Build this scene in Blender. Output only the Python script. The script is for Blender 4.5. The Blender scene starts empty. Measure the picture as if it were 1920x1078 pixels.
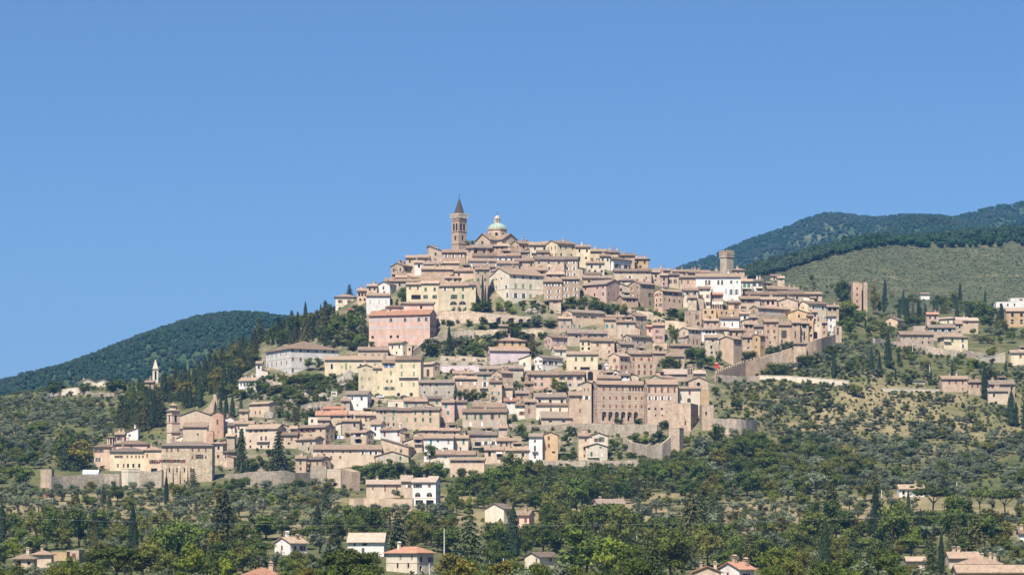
import bpy, math, random
import numpy as np
from mathutils import Vector

rnd = random.Random(7)
S = bpy.context.scene
F = 5333.0          # focal length in photo pixels (100 mm on 36 mm)
CX, HY = 960.0, 1040.0   # principal column, horizon row (photo is 1920x1078)

# ------------------------------------------------------------------ camera, light, exposure
cam_d = bpy.data.cameras.new('camera'); cam = bpy.data.objects.new('camera', cam_d)
S.collection.objects.link(cam); S.camera = cam
cam_d.sensor_width = 36; cam_d.lens = 100
cam.rotation_euler = (math.pi/2, 0, 0)
cam_d.shift_y = (HY-539)/1920
cam_d.clip_start = 1; cam_d.clip_end = 40000

SUN_EL, SUN_AZ = 55, 22      # elevation; degrees to the left of straight behind the camera
w = bpy.data.worlds.new('World'); S.world = w; w.use_nodes = True
nt = w.node_tree; nt.nodes.clear()
sky = nt.nodes.new('ShaderNodeTexSky'); sky.sky_type = 'NISHITA'; sky.sun_disc = False
sky.sun_elevation = math.radians(SUN_EL); sky.sun_rotation = math.radians(180+SUN_AZ)
sky.altitude = 0; sky.air_density = 0.7; sky.dust_density = 1.5; sky.ozone_density = 7.0
hs = nt.nodes.new('ShaderNodeHueSaturation'); hs.inputs['Saturation'].default_value = 1.07
bg = nt.nodes.new('ShaderNodeBackground'); bg.inputs['Strength'].default_value = 0.0715
wo = nt.nodes.new('ShaderNodeOutputWorld')
nt.links.new(sky.outputs[0], hs.inputs['Color']); nt.links.new(hs.outputs[0], bg.inputs[0]); nt.links.new(bg.outputs[0], wo.inputs[0])
sd = bpy.data.lights.new('sun', 'SUN'); sun = bpy.data.objects.new('sun', sd); S.collection.objects.link(sun)
sd.energy = 5.0; sd.angle = math.radians(0.53); sd.color = (1, .92, .81)
e, a = math.radians(SUN_EL), math.radians(SUN_AZ)
sv = Vector((-math.sin(a)*math.cos(e), -math.cos(a)*math.cos(e), math.sin(e)))
sun.rotation_euler = sv.to_track_quat('Z', 'Y').to_euler()
vs = S.view_settings; vs.view_transform = 'Standard'; vs.look = 'None'; vs.gamma = 1; vs.use_curve_mapping = False
vs.exposure = 0.9
S.cycles.max_bounces = 4; S.cycles.diffuse_bounces = 2; S.cycles.volume_bounces = 0
S.cycles.use_denoising = True; S.cycles.denoiser = 'OPENIMAGEDENOISE'; S.cycles.denoising_input_passes = 'RGB_ALBEDO_NORMAL'

# ------------------------------------------------------------------ helpers
COL = S.collection
def link(o, parent=None):
    COL.objects.link(o)
    if parent is not None: o.parent = parent
    return o
def tag(o, label=None, cat=None, group=None, kind=None):
    if label: o['label'] = label
    if cat: o['category'] = cat
    if group: o['group'] = group
    if kind: o['kind'] = kind
    return o
def empty(name, loc=(0,0,0), rz=0.0):
    o = bpy.data.objects.new(name, None); o.location = loc; o.rotation_euler = (0,0,rz)
    o.empty_display_size = .5
    return link(o)

class MB:
    def __init__(s): s.v=[]; s.f=[]; s.m=[]
    def add(s, pts, faces, mat=0):
        b=len(s.v); s.v.extend(pts)
        for f in faces: s.f.append(tuple(b+i for i in f)); s.m.append(mat)
    def quad(s, a,b,c,d, mat=0): s.add([a,b,c,d], [(0,1,2,3)], mat)
    def box(s, x0,y0,z0,x1,y1,z1, mat=0):
        s.add([(x0,y0,z0),(x1,y0,z0),(x1,y1,z0),(x0,y1,z0),(x0,y0,z1),(x1,y0,z1),(x1,y1,z1),(x0,y1,z1)],
              [(0,3,2,1),(4,5,6,7),(0,1,5,4),(1,2,6,5),(2,3,7,6),(3,0,4,7)], mat)
    def prism(s, poly, d0, d1, axis, mat=0):
        """poly of (a,b); axis 'x': (a,b)->(.,a,b) swept in x; 'y': (a,b)->(a,.,b) swept in y; 'z': (a,b,.)"""
        n=len(poly)
        P = {'x': lambda p,d:(d,p[0],p[1]), 'y': lambda p,d:(p[0],d,p[1]), 'z': lambda p,d:(p[0],p[1],d)}[axis]
        pts=[P(p,d0) for p in poly]+[P(p,d1) for p in poly]
        fs=[tuple(range(n)), tuple(range(2*n-1,n-1,-1))]+[(i,i+n,(i+1)%n+n,(i+1)%n) for i in range(n)]
        s.add(pts, fs, mat)
    def tube(s, cx,cy,z0,z1,r0,r1,n=8,mat=0,rot=0.0,cap=True):
        p0=[(cx+r0*math.cos(rot+2*math.pi*i/n), cy+r0*math.sin(rot+2*math.pi*i/n), z0) for i in range(n)]
        p1=[(cx+r1*math.cos(rot+2*math.pi*i/n), cy+r1*math.sin(rot+2*math.pi*i/n), z1) for i in range(n)]
        fs=[(i,(i+1)%n,(i+1)%n+n,i+n) for i in range(n)]
        if cap: fs += [tuple(range(n-1,-1,-1)), tuple(range(n,2*n))]
        s.add(p0+p1, fs, mat)
    def lathe(s, prof, cx=0, cy=0, n=16, mat=0, rot=0.0):
        for (r0,z0),(r1,z1) in zip(prof, prof[1:]): s.tube(cx,cy,z0,z1,max(r0,.01),max(r1,.01),n,mat,rot,False)
    def bar(s, a, b, r, n=4, mat=0, r1=None):
        a=Vector(a); b=Vector(b); d=(b-a).normalized()
        u=d.orthogonal().normalized(); v=d.cross(u); r1=r if r1 is None else r1
        p=[tuple(a+(u*math.cos(2*math.pi*i/n)+v*math.sin(2*math.pi*i/n))*r) for i in range(n)]
        q=[tuple(b+(u*math.cos(2*math.pi*i/n)+v*math.sin(2*math.pi*i/n))*r1) for i in range(n)]
        s.add(p+q, [(i,(i+1)%n,(i+1)%n+n,i+n) for i in range(n)]+[tuple(range(n-1,-1,-1)),tuple(range(n,2*n))], mat)
    def mesh(s, name, mats, smooth=False):
        me=bpy.data.meshes.new(name); me.from_pydata(s.v, [], s.f)
        for m in mats: me.materials.append(m)
        if len(mats)>1: me.polygons.foreach_set('material_index', s.m)
        if smooth: me.polygons.foreach_set('use_smooth', [True]*len(s.f))
        me.update(); return me
    def build(s, name, mats, parent=None, smooth=False):
        if not isinstance(mats,(list,tuple)): mats=[mats]
        return link(bpy.data.objects.new(name, s.mesh(name, mats, smooth)), parent)

# ------------------------------------------------------------------ materials
def new_mat(name, rough=.9, spec=.2):
    m=bpy.data.materials.new(name); m.use_nodes=True
    n=m.node_tree.nodes; b=n['Principled BSDF']; b.inputs['Roughness'].default_value=rough
    b.inputs['Specular IOR Level'].default_value=spec
    return m, m.node_tree, b
def N(t, k, **kw):
    n=t.nodes.new(k)
    for a,v in kw.items(): setattr(n,a,v)
    return n
def ramp(t, src, stops):
    r=N(t,'ShaderNodeValToRGB'); el=r.color_ramp.elements
    while len(el)<len(stops): el.new(.5)
    for e_,(p,c) in zip(el,stops): e_.position=p; e_.color=(*c,1) if len(c)==3 else c
    t.links.new(src, r.inputs[0]); return r.outputs[0]
def noise(t, co, scale, detail=3, rough=.6):
    n=N(t,'ShaderNodeTexNoise'); n.inputs['Scale'].default_value=scale; n.inputs['Detail'].default_value=detail; n.inputs['Roughness'].default_value=rough
    if co is not None: t.links.new(co, n.inputs['Vector'])
    return n
def mixc(t, fac, a, b, blend='MIX'):
    n=N(t,'ShaderNodeMix', data_type='RGBA', blend_type=blend)
    for i,x in ((0,fac),(6,a),(7,b)):
        if isinstance(x,(int,float)): n.inputs[i].default_value=x
        elif isinstance(x,tuple): n.inputs[i].default_value=(*x,1)
        else: t.links.new(x, n.inputs[i])
    return n.outputs[2]
def maprange(t, src, a,b,c,d):
    n=N(t,'ShaderNodeMapRange'); 
    for i,x in enumerate((a,b,c,d)): n.inputs[i+1].default_value=x
    t.links.new(src, n.inputs[0]); return n.outputs[0]
def gray(t, v):
    n=N(t,'ShaderNodeCombineColor')
    for i in range(3): t.links.new(v, n.inputs[i])
    return n.outputs[0]

PAL = dict(P=(.57,.46,.345), B=(.54,.455,.345), T=(.47,.37,.275), G=(.47,.415,.335), Y=(.64,.55,.385), O=(.54,.385,.225),
           C=(.67,.60,.48), W=(.70,.68,.64), K=(.66,.46,.37), R=(.50,.33,.235), L=(.66,.55,.56), D=(.53,.385,.32), V=(.545,.42,.32), X=(.44,.375,.295))
PAL = {k:tuple(c*.90 for c in v) for k,v in PAL.items()}
CNAME = dict(P='pinkish beige', B='beige stone', T='tan stone', G='grey stone', Y='pale yellow', O='ochre', C='cream', W='white',
             K='salmon pink', R='red brick', L='lilac pink', D='dusty rose', V='warm brick', X='weathered grey stone')
STONE = set('BTGRVX')
WALL={}
def wall_mat(k):
    if k in WALL: return WALL[k]
    m,t,b=new_mat('wall_'+CNAME[k].replace(' ','_'), .92, .15)
    tc=N(t,'ShaderNodeTexCoord'); oi=N(t,'ShaderNodeObjectInfo')
    add=N(t,'ShaderNodeVectorMath',operation='ADD'); sc=N(t,'ShaderNodeVectorMath',operation='SCALE'); sc.inputs['Scale'].default_value=1
    cmb=N(t,'ShaderNodeCombineXYZ'); mul=N(t,'ShaderNodeMath',operation='MULTIPLY'); mul.inputs[1].default_value=80
    t.links.new(oi.outputs['Random'],mul.inputs[0]); t.links.new(mul.outputs[0],cmb.inputs[0]); t.links.new(mul.outputs[0],cmb.inputs[2])
    t.links.new(tc.outputs['Object'],add.inputs[0]); t.links.new(cmb.outputs[0],add.inputs[1]); co=add.outputs[0]
    base=PAL[k]; st=k in STONE
    big=noise(t,co,.30,5,.7); fine=noise(t,co,2.2 if st else 1.3,5,.75)
    # stains run down the wall: stretched noise
    mp=N(t,'ShaderNodeMapping'); mp.inputs['Scale'].default_value=(.42,.42,.10); t.links.new(co,mp.inputs[0])
    run=noise(t,mp.outputs[0],.9,3,.6)
    c=mixc(t, maprange(t,big.outputs[0],.35,.7,0,1), tuple(x*1.06 for x in base), tuple(x*y for x,y in zip(base,(.80,.77,.74))))
    if k in 'PBTD':
        pa=noise(t,co,.17,5,.75); c=mixc(t, maprange(t,pa.outputs[0],.56,.64,0,.7), c, (.36,.285,.21))
    c=mixc(t, 1.0, c, gray(t, maprange(t,fine.outputs[0],.25,.75,.74 if st else .88,1.22 if st else 1.1)), 'MULTIPLY')
    c=mixc(t, 1.0, c, gray(t, maprange(t,run.outputs[0],.3,.7,.66 if k=='X' else .76 if st else .86,1.08)), 'MULTIPLY')
    if st:
        vo=N(t,'ShaderNodeTexVoronoi'); vo.inputs['Scale'].default_value=1.5; t.links.new(co,vo.inputs['Vector'])
        sp=N(t,'ShaderNodeSeparateColor'); t.links.new(vo.outputs['Color'],sp.inputs[0]); c=mixc(t,1.0,c,gray(t,maprange(t,sp.outputs[0],0,1,.76 if k in 'XB' else .84,1.2 if k in 'XB' else 1.13)),'MULTIPLY')
    c=mixc(t, 1.0, c, gray(t, maprange(t,oi.outputs['Random'],0,1,.86,1.12)), 'MULTIPLY')
    if k in 'PBTG':   # houses lean to pink, cream or grey
        fr=N(t,'ShaderNodeMath',operation='FRACT'); m2=N(t,'ShaderNodeMath',operation='MULTIPLY'); m2.inputs[1].default_value=13.7
        t.links.new(oi.outputs['Random'],m2.inputs[0]); t.links.new(m2.outputs[0],fr.inputs[0])
        c=mixc(t,1.0,c,ramp(t,fr.outputs[0],[(0.0,(1,.90,.87)),(.3,(1,.955,.94)),(.55,(1,1,1)),(.75,(.93,.95,.98)),(1.0,(1.05,1.03,.97))]),'MULTIPLY')
    t.links.new(c,b.inputs['Base Color'])
    bu=N(t,'ShaderNodeBump'); bu.inputs['Strength'].default_value=.5; bu.inputs['Distance'].default_value=.2 if st else .06
    t.links.new(fine.outputs[0],bu.inputs['Height']); t.links.new(bu.outputs[0],b.inputs['Normal'])
    WALL[k]=m; return m
def roof_mat(name, c1, c2, c3):
    m,t,b=new_mat(name,.9,.2)
    tc=N(t,'ShaderNodeTexCoord'); oi=N(t,'ShaderNodeObjectInfo')
    co=tc.outputs['Object']
    n1=noise(t,co,.55,5,.75); n2=noise(t,co,2.2,4,.85)
    c=ramp(t,n1.outputs[0],[(.3,c3),(.5,c1),(.7,c2)])
    c=mixc(t,1.0,c,gray(t,maprange(t,n2.outputs[0],.25,.75,.62,1.35)),'MULTIPLY')
    c=mixc(t,1.0,c,gray(t,maprange(t,oi.outputs['Random'],0,1,.66,1.25)),'MULTIPLY')
    t.links.new(c,b.inputs['Base Color'])
    bu=N(t,'ShaderNodeBump'); bu.inputs['Strength'].default_value=.8; bu.inputs['Distance'].default_value=.15
    t.links.new(n2.outputs[0],bu.inputs['Height']); t.links.new(bu.outputs[0],b.inputs['Normal'])
    return m
ROOF=roof_mat('weathered_terracotta',(.225,.162,.115),(.285,.196,.135),(.145,.115,.088))
ROOF2=roof_mat('pale_terracotta',(.29,.215,.155),(.34,.255,.185),(.20,.155,.115))
ROOF3=roof_mat('old_grey_tiles',(.185,.145,.115),(.235,.18,.135),(.125,.105,.088))
ROOFR=roof_mat('red_terracotta',(.31,.165,.105),(.34,.195,.13),(.24,.135,.095))
ROOFP=roof_mat('pale_tiles',(.36,.28,.22),(.42,.34,.27),(.26,.20,.155))
ROOFX=dict(r=ROOFR,p=ROOFP)
def plain(name,c,rough=.8,spec=.3,var=.1,scale=1.5):
    m,t,b=new_mat(name,rough,spec)
    tc=N(t,'ShaderNodeTexCoord'); n=noise(t,tc.outputs['Object'],scale,4,.7)
    t.links.new(mixc(t,1.0,c,gray(t,maprange(t,n.outputs[0],.3,.7,1-var,1+var)),'MULTIPLY'),b.inputs['Base Color'])
    return m
GLASS_AND_SHADE=plain('dark_glass_and_shade',(.016,.016,.018),.3,.25,.3)  # window glass; its black also paints the shade inside open arches and loggias
FRAME=plain('pale_stone_frame',(.50,.43,.34))
WFRAME=plain('white_stone_frame',(.72,.70,.66))
COPPER=plain('green_copper',(.27,.34,.275),.7,.3,.18,.9)
SLATE=plain('dark_slate',(.06,.05,.05),.8,.2,.2,1.2)
IRON=plain('dark_iron',(.05,.05,.055),.5,.5)
CONC=plain('pale_concrete',(.55,.53,.49))
BARK=plain('tree_bark',(.10,.075,.052),.95,.1,.3,3)
SHUT={c:plain('shutter_'+n,v) for c,n,v in (('g','green',(.035,.10,.055)),('t','teal',(.06,.19,.17)),('b','red_brown',(.17,.065,.045)),
      ('y','blue_grey',(.36,.39,.42)),('w','white',(.66,.65,.62)),('k','dark',(.06,.05,.045)),('s','sage',(.20,.25,.15)),('u','blue',(.10,.16,.34)))}

def leaf_mat(name, c1, c2, trans=.25, tint=None, drift=None):
    m,t,b=new_mat(name,.75,.15)
    g=N(t,'ShaderNodeNewGeometry'); oi=N(t,'ShaderNodeObjectInfo')
    c=mixc(t,g.outputs['Random Per Island'],c1,c2)
    r=N(t,'ShaderNodeMath',operation='FRACT'); mu=N(t,'ShaderNodeMath',operation='MULTIPLY'); mu.inputs[1].default_value=7.3
    t.links.new(oi.outputs['Random'],mu.inputs[0]); t.links.new(mu.outputs[0],r.inputs[0])
    c=mixc(t,1.0,c,gray(t,maprange(t,oi.outputs['Random'],0,1,.62,1.35)),'MULTIPLY')
    if tint: c=mixc(t,maprange(t,r.outputs[0],.55,1,0,.75),c,tint)
    if drift:
        dn=noise(t,oi.outputs['Location'],.006,3,.6); c=mixc(t,maprange(t,dn.outputs[0],.42,.62,0,.8),c,drift)
    t.links.new(c,b.inputs['Base Color'])
    tr=N(t,'ShaderNodeBsdfTranslucent'); t.links.new(c,tr.inputs['Color'])
    mx=N(t,'ShaderNodeMixShader'); mx.inputs[0].default_value=trans
    out=[n for n in t.nodes if n.type=='OUTPUT_MATERIAL'][0]
    t.links.new(b.outputs[0],mx.inputs[1]); t.links.new(tr.outputs[0],mx.inputs[2]); t.links.new(mx.outputs[0],out.inputs[0])
    return m
LEAF=dict(
 b=leaf_mat('broadleaf_foliage',(.040,.068,.013),(.120,.152,.026),.3,(.17,.16,.036)),
 o=leaf_mat('olive_foliage',(.088,.105,.060),(.175,.195,.118),.2,(.12,.145,.07)),
 c=leaf_mat('cypress_foliage',(.014,.028,.012),(.036,.055,.022),.1),
 k=leaf_mat('conifer_foliage',(.030,.045,.018),(.085,.098,.034),.15,(.14,.125,.04)),
 p=leaf_mat('pine_foliage',(.045,.068,.014),(.105,.130,.026),.2),
 s=leaf_mat('shrub_foliage',(.050,.078,.022),(.130,.150,.052),.25,(.16,.15,.06)),
 v=leaf_mat('bright_foliage',(.10,.15,.015),(.22,.24,.03),.35),
 g=leaf_mat('golden_foliage',(.09,.085,.014),(.17,.145,.03),.25),
 f=leaf_mat('forest_foliage',(.011,.036,.016),(.031,.070,.028),.2,(.038,.060,.033),(.045,.064,.043)))

# ------------------------------------------------------------------ terrain
KX=[-900,-300,0,150,300,420,520,620,700,800,900,1000,1100,1200,1300,1400,1500,1600,1700,1920,2300,2900]
#   y at Y=1050, 1250, 1330, 1480 | ridge (Y6,y6) | behind (Y7,y7) | back ridge (Y8,y8)
KY={-900:(1010,945,905,830,(1750,800),(1950,830),(2600,900)), -300:(1010,945,905,805,(1750,772),(1950,800),(2600,900)),
 0:(1008,940,902,805,(1750,746),(1950,790),(2600,900)), 150:(1006,936,905,800,(1740,728),(1950,780),(2600,900)),
 300:(1005,933,903,790,(1720,722),(1900,770),(2600,900)), 420:(1003,931,895,762,(1690,675),(1850,730),(2600,900)),
 520:(1001,930,893,738,(1670,622),(1830,700),(2600,900)), 620:(1000,930,902,728,(1660,590),(1820,670),(2600,900)),
 700:(1000,926,893,722,(1652,540),(1800,620),(2600,900)), 800:(1000,922,884,716,(1650,492),(1800,590),(2600,900)),
 900:(1000,917,876,706,(1650,468),(1800,570),(2600,900)), 1000:(1000,913,870,700,(1650,467),(1800,570),(2600,900)),
 1100:(1000,910,862,692,(1650,480),(1800,580),(2600,900)), 1200:(1000,906,852,688,(1650,505),(1800,600),(2600,760)),
 1300:(998,900,832,678,(1650,522),(1820,600),(2500,640)), 1400:(996,897,818,703,(1650,535),(1800,560),(2300,516)),
 1500:(992,896,850,690,(1660,553),(1800,566),(2400,494)), 1600:(990,895,862,664,(1690,594),(1850,568),(2450,466)),
 1700:(990,895,866,690,(1720,614),(1900,582),(2500,468)), 1920:(990,896,870,712,(1740,604),(1950,568),(2600,448)),
 2300:(990,896,870,712,(1740,600),(1950,560),(2600,425)), 2900:(990,896,870,712,(1740,600),(1950,560),(2600,420))}
PXS=np.arange(-900,2901,12.0)
YS=np.concatenate([np.array([-700,-300,0,150,300,450]),np.arange(500,1200,12.0),np.arange(1200,1800,5.0),np.arange(1800,2700,15.0),np.arange(2700,3400,60.0),np.array([3600,4200,5200,7000,9500])])
def pchip(x,y,xi):
    h=np.diff(x); d=np.diff(y)/h; m=np.zeros_like(y)
    for i in range(1,len(x)-1):
        if d[i-1]*d[i]>0:
            w1=2*h[i]+h[i-1]; w2=h[i]+2*h[i-1]; m[i]=(w1+w2)/(w1/d[i-1]+w2/d[i])
    m[0]=d[0]; m[-1]=d[-1]
    k=np.clip(np.searchsorted(x,xi)-1,0,len(x)-2); t=(xi-x[k])/h[k]
    return ((1+2*t)*(1-t)**2)*y[k]+t*(1-t)**2*h[k]*m[k]+t*t*(3-2*t)*y[k+1]+t*t*(t-1)*h[k]*m[k+1]
def knots(px):
    i=0
    while i<len(KX)-2 and px>KX[i+1]: i+=1
    t=(px-KX[i])/(KX[i+1]-KX[i]); t=min(1,max(0,t)); A,B=KY[KX[i]],KY[KX[i+1]]
    L=lambda a,b:a+(b-a)*t
    Y6,Y7,Y8=[L(A[j][0],B[j][0]) for j in (4,5,6)]
    y=[L(A[j],B[j]) for j in range(4)]+[L(A[j][1],B[j][1]) for j in (4,5,6)]
    Yk=[-700,300,800,1050,1250,1330,1480,Y6,Y7,Y8,Y8+450,9500]
    zk=[-8,-7.5,(HY-1086)/F*800]+[(HY-yy)/F*Yv for yy,Yv in zip(y,(1050,1250,1330,1480,Y6,Y7,Y8))]+[(HY-900)/F*(Y8+450),-8]
    return np.array(Yk,float),np.array(zk,float)
ZT=np.zeros((len(PXS),len(YS)))
for i,px in enumerate(PXS):
    a_,b_=knots(px); ZT[i]=pchip(a_,b_,YS)
_gx,_gy=np.meshgrid(PXS,YS,indexing='ij')
_X=(_gx-CX)/F*np.maximum(_gy,500)
def lumps(X,Y,amp=1.0):
    r=np.random.RandomState(3); z=np.zeros_like(X)
    for k in range(22):
        L_=r.uniform(9,60); th=r.uniform(0,6.28); ph=r.uniform(0,6.28)
        z+=np.sin((X*math.cos(th)+Y*math.sin(th))*6.28/L_+ph)*L_/60*.33
    return z*amp
ZT+=lumps(_X,_gy,.55)
def zground(px,Y):
    i=min(max((px-PXS[0])/12.0,0),len(PXS)-1.001); j=int(np.searchsorted(YS,Y)-1); j=min(max(j,0),len(YS)-2)
    i0=int(i); fi=i-i0; fj=(Y-YS[j])/(YS[j+1]-YS[j])
    return (ZT[i0,j]*(1-fi)+ZT[i0+1,j]*fi)*(1-fj)+(ZT[i0,j+1]*(1-fi)+ZT[i0+1,j+1]*fi)*fj
def hit(px,y,Ymin=300,Ymax=2700):
    """distance at which the ray through photo pixel (px,y) meets the terrain"""
    i=min(max((px-PXS[0])/12.0,0),len(PXS)-1.001); i0=int(i); fi=i-i0
    z=ZT[i0]*(1-fi)+ZT[i0+1]*fi; g=z-(HY-y)/F*YS
    ok=(YS>=Ymin)&(YS<=Ymax); idx=np.where(ok[:-1]&(g[:-1]<0)&(g[1:]>=0))[0]
    if len(idx)==0:
        j=np.argmax(np.where(ok,g/np.maximum(YS,1),-9)); return float(YS[j])
    j=idx[0]; t=-g[j]/(g[j+1]-g[j]); return float(YS[j]+t*(YS[j+1]-YS[j]))
def wx(px,Y): return (px-CX)/F*Y
def wz(y,Y): return (HY-y)/F*Y
# ------------------------------------------------------------------ the ground: one sheet
def sm(x,a,b): t=np.clip((x-a)/(b-a),0,1); return t*t*(3-2*t)
def ground_sheet():
    X=_X; Y=_gy; Z=ZT; n,m=X.shape
    co=np.stack([X,Y,Z],-1).reshape(-1,3)
    idx=np.arange(n*m).reshape(n,m)
    q=np.stack([idx[:-1,:-1],idx[1:,:-1],idx[1:,1:],idx[:-1,1:]],-1).reshape(-1,4)
    me=bpy.data.meshes.new('ground'); me.from_pydata(co.tolist(),[],q.tolist())
    yp=HY-Z/np.maximum(Y,100)*F; px=_gx
    foot=np.interp(px,[60,200,420,650,760,900,1100,1280,1340,1370,1560,1600],[905,905,900,905,895,885,868,832,790,722,640,560])
    lef=np.interp(yp,[560,600,650,700,760,820,870],[640,620,480,430,400,300,180])
    town=sm(foot-yp,-6,10)*sm(px-lef,-20,25)*sm(1580-px,0,40)*(Y<1760)
    dry=.22+.29*np.exp(-((px-1640)/330)**2-((yp-775)/70)**2)+.30*np.exp(-((px-240)/150)**2-((yp-950)/18)**2)\
        +.28*np.exp(-((px-1430)/300)**2-((yp-975)/16)**2)+.07*((px<330)&(Y>1300)&(yp<860))+.03*(Y>1850)+.20*((yp>925)&(yp<1010))
    sage=sm(Y,1820,1900)
    for nm,v in (('town',town),('dry',dry),('sage',sage)):
        at=me.attributes.new(nm,'FLOAT','POINT'); at.data.foreach_set('value',v.reshape(-1).astype(np.float32))
    me.polygons.foreach_set('use_smooth',[True]*len(q))
    m_,t,b=new_mat('hillside_soil_and_grass',.97,.1)
    tc=N(t,'ShaderNodeTexCoord'); co_=tc.outputs['Object']
    at=N(t,'ShaderNodeAttribute',attribute_name='town'); ad=N(t,'ShaderNodeAttribute',attribute_name='dry')
    n1=noise(t,co_,.028,5,.7); n2=noise(t,co_,.35,4,.75); n3=noise(t,co_,.09,4,.7)
    s=N(t,'ShaderNodeMath',operation='ADD'); t.links.new(n1.outputs[0],s.inputs[0]); t.links.new(ad.outputs['Fac'],s.inputs[1])
    f=maprange(t,s.outputs[0],.80,1.02,0,1)
    green=mixc(t,maprange(t,n3.outputs[0],.35,.65,0,1),(.055,.068,.024),(.115,.11,.046))
    straw=mixc(t,maprange(t,n3.outputs[0],.3,.7,0,1),(.235,.19,.105),(.175,.145,.08))
    sage=N(t,'ShaderNodeAttribute',attribute_name='sage'); green=mixc(t,sage.outputs['Fac'],green,mixc(t,maprange(t,n3.outputs[0],.35,.65,0,1),(.054,.068,.034),(.090,.092,.050)))
    c=mixc(t,f,green,straw)
    stone=mixc(t,maprange(t,n3.outputs[0],.36,.54,0,1),(.225,.18,.125),(.085,.092,.046))
    c=mixc(t,at.outputs['Fac'],c,stone)
    c=mixc(t,1.0,c,gray(t,maprange(t,n2.outputs[0],.25,.75,.62,1.35)),'MULTIPLY')
    t.links.new(c,b.inputs['Base Color'])
    bu=N(t,'ShaderNodeBump'); bu.inputs['Strength'].default_value=1; bu.inputs['Distance'].default_value=.5
    t.links.new(n2.outputs[0],bu.inputs['Height']); t.links.new(bu.outputs[0],b.inputs['Normal'])
    me.materials.append(m_)
    return tag(link(bpy.data.objects.new('ground',me)),'sunlit hill slope of dry grass, scrub and stony terraces under the town',kind='structure')
ground=ground_sheet()

# ------------------------------------------------------------------ far hills
FOREST_PTS=[]   # (x,y,z,scale,pick-weight)
def hill_mesh(name, label, ridge, Yr, ybase, run, seed, spur, clear=()):
    """ridge: photo pixels of the skyline at distance Yr; the slope runs `run` metres towards the camera"""
    rs=np.random.RandomState(seed)
    pxs=np.arange(ridge[0][0],ridge[-1][0]+1,7.0); ry=np.interp(pxs,[r[0] for r in ridge],[r[1] for r in ridge])
    ts=np.concatenate([np.linspace(0,1,46),[1.06,1.15,1.5,2.0]])
    zr=(HY-ry)/F*Yr; X=np.zeros((len(pxs),len(ts))); Y=X.copy(); Z=X.copy()
    w_=[(rs.uniform(60,260),rs.uniform(0,6.28),rs.uniform(0,6.28)) for _ in range(16)]
    for j,tt in enumerate(ts):
        Y[:,j]=Yr-run*(1-tt); X[:,j]=(pxs-CX)/F*Yr*(.9+.1*min(tt,1.))+0
        zb=(HY-ybase)/F*(Yr-run)
        base=zb+(zr-zb)*(1-(1-min(tt,1))**1.25) if tt<=1 else zr-(tt-1)*zr*.9
        lum=sum(np.sin((X[:,j]*math.cos(a1)*1.6+Y[:,j]*math.sin(a1)*.8)*6.28/L_+p1)*L_/260 for L_,a1,p1 in w_)
        Z[:,j]=base+lum*spur*math.sin(math.pi*min(tt,1)**.8)**2*.24
    n,m=X.shape; idx=np.arange(n*m).reshape(n,m)
    q=np.stack([idx[:-1,:-1],idx[1:,:-1],idx[1:,1:],idx[:-1,1:]],-1).reshape(-1,4)
    me=bpy.data.meshes.new(name); me.from_pydata(np.stack([X,Y,Z],-1).reshape(-1,3).tolist(),[],q.tolist())
    me.polygons.foreach_set('use_smooth',[True]*len(q)); me.materials.append(MTN)
    tag(link(bpy.data.objects.new(name,me)),label,kind='structure')
    return X,Y,Z
def mtn_mat():
    m,t,b=new_mat('wooded_mountain_ground',.97,.1); tc=N(t,'ShaderNodeTexCoord'); co=tc.outputs['Object']
    n1=noise(t,co,.010,5,.7); n2=noise(t,co,.06,4,.8)
    c=ramp(t,n1.outputs[0],[(.3,(.035,.055,.022)),(.56,(.05,.07,.03)),(.66,(.13,.125,.075)),(.8,(.22,.19,.13))])
    c=mixc(t,1.0,c,gray(t,maprange(t,n2.outputs[0],.25,.75,.6,1.35)),'MULTIPLY')
    t.links.new(c,b.inputs['Base Color']); return m
MTN=mtn_mat()
def scatter_hill(XYZ, n, seed, size, bare, tmax=1.03):
    X,Y,Z=XYZ; rs=np.random.RandomState(seed); out=[]
    a_,b_=X.shape; jm=47
    u=rs.rand(n)*(a_-1.001); v=rs.rand(n)**.8*(jm-1.001)
    i=u.astype(int); j=v.astype(int); fu=u-i; fv=v-j
    def L(A): return (A[i,j]*(1-fu)+A[i+1,j]*fu)*(1-fv)+(A[i,j+1]*(1-fu)+A[i+1,j+1]*fu)*fv
    x,y,z=L(X),L(Y),L(Z)
    px=CX+F*x/y; yp=HY-F*z/y
    for k in range(n):
        if bare(px[k],yp[k],rs): continue
        s=size*(.65+.75*rs.rand()); out.append((x[k],y[k],z[k]-.2*s,s,rs.rand()))
    return out
HL=hill_mesh('hill','rounded wooded hill behind the left end of the town',
  [(-500,770),(-200,748),(0,726),(60,714),(110,698),(160,682),(200,666),(250,646),(300,624),(340,609),(380,598),(430,591),(480,592),(530,598),(570,606),(640,628),(760,680),(900,760)],3200,800,900,5,9)
HB=hill_mesh('foothill','nearer wooded shoulder of the far mountain at the right',
  [(1380,560),(1480,500),(1560,468),(1610,448),(1640,434),(1680,419),(1720,411),(1760,412),(1800,424),(1860,436),(1920,436),(2100,420),(2400,400)],4300,640,1200,11,12)
HM=hill_mesh('mountain','blue green wooded mountain range rising behind the right of the town',
  [(1120,600),(1200,545),(1270,508),(1330,486),(1400,456),(1460,436),(1500,420),(1530,409),(1555,404),(1590,408),(1640,414),(1690,408),(1740,409),(1790,413),(1830,400),(1870,391),(1920,384),(2050,366),(2400,340)],5300,680,1500,23,22)

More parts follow.
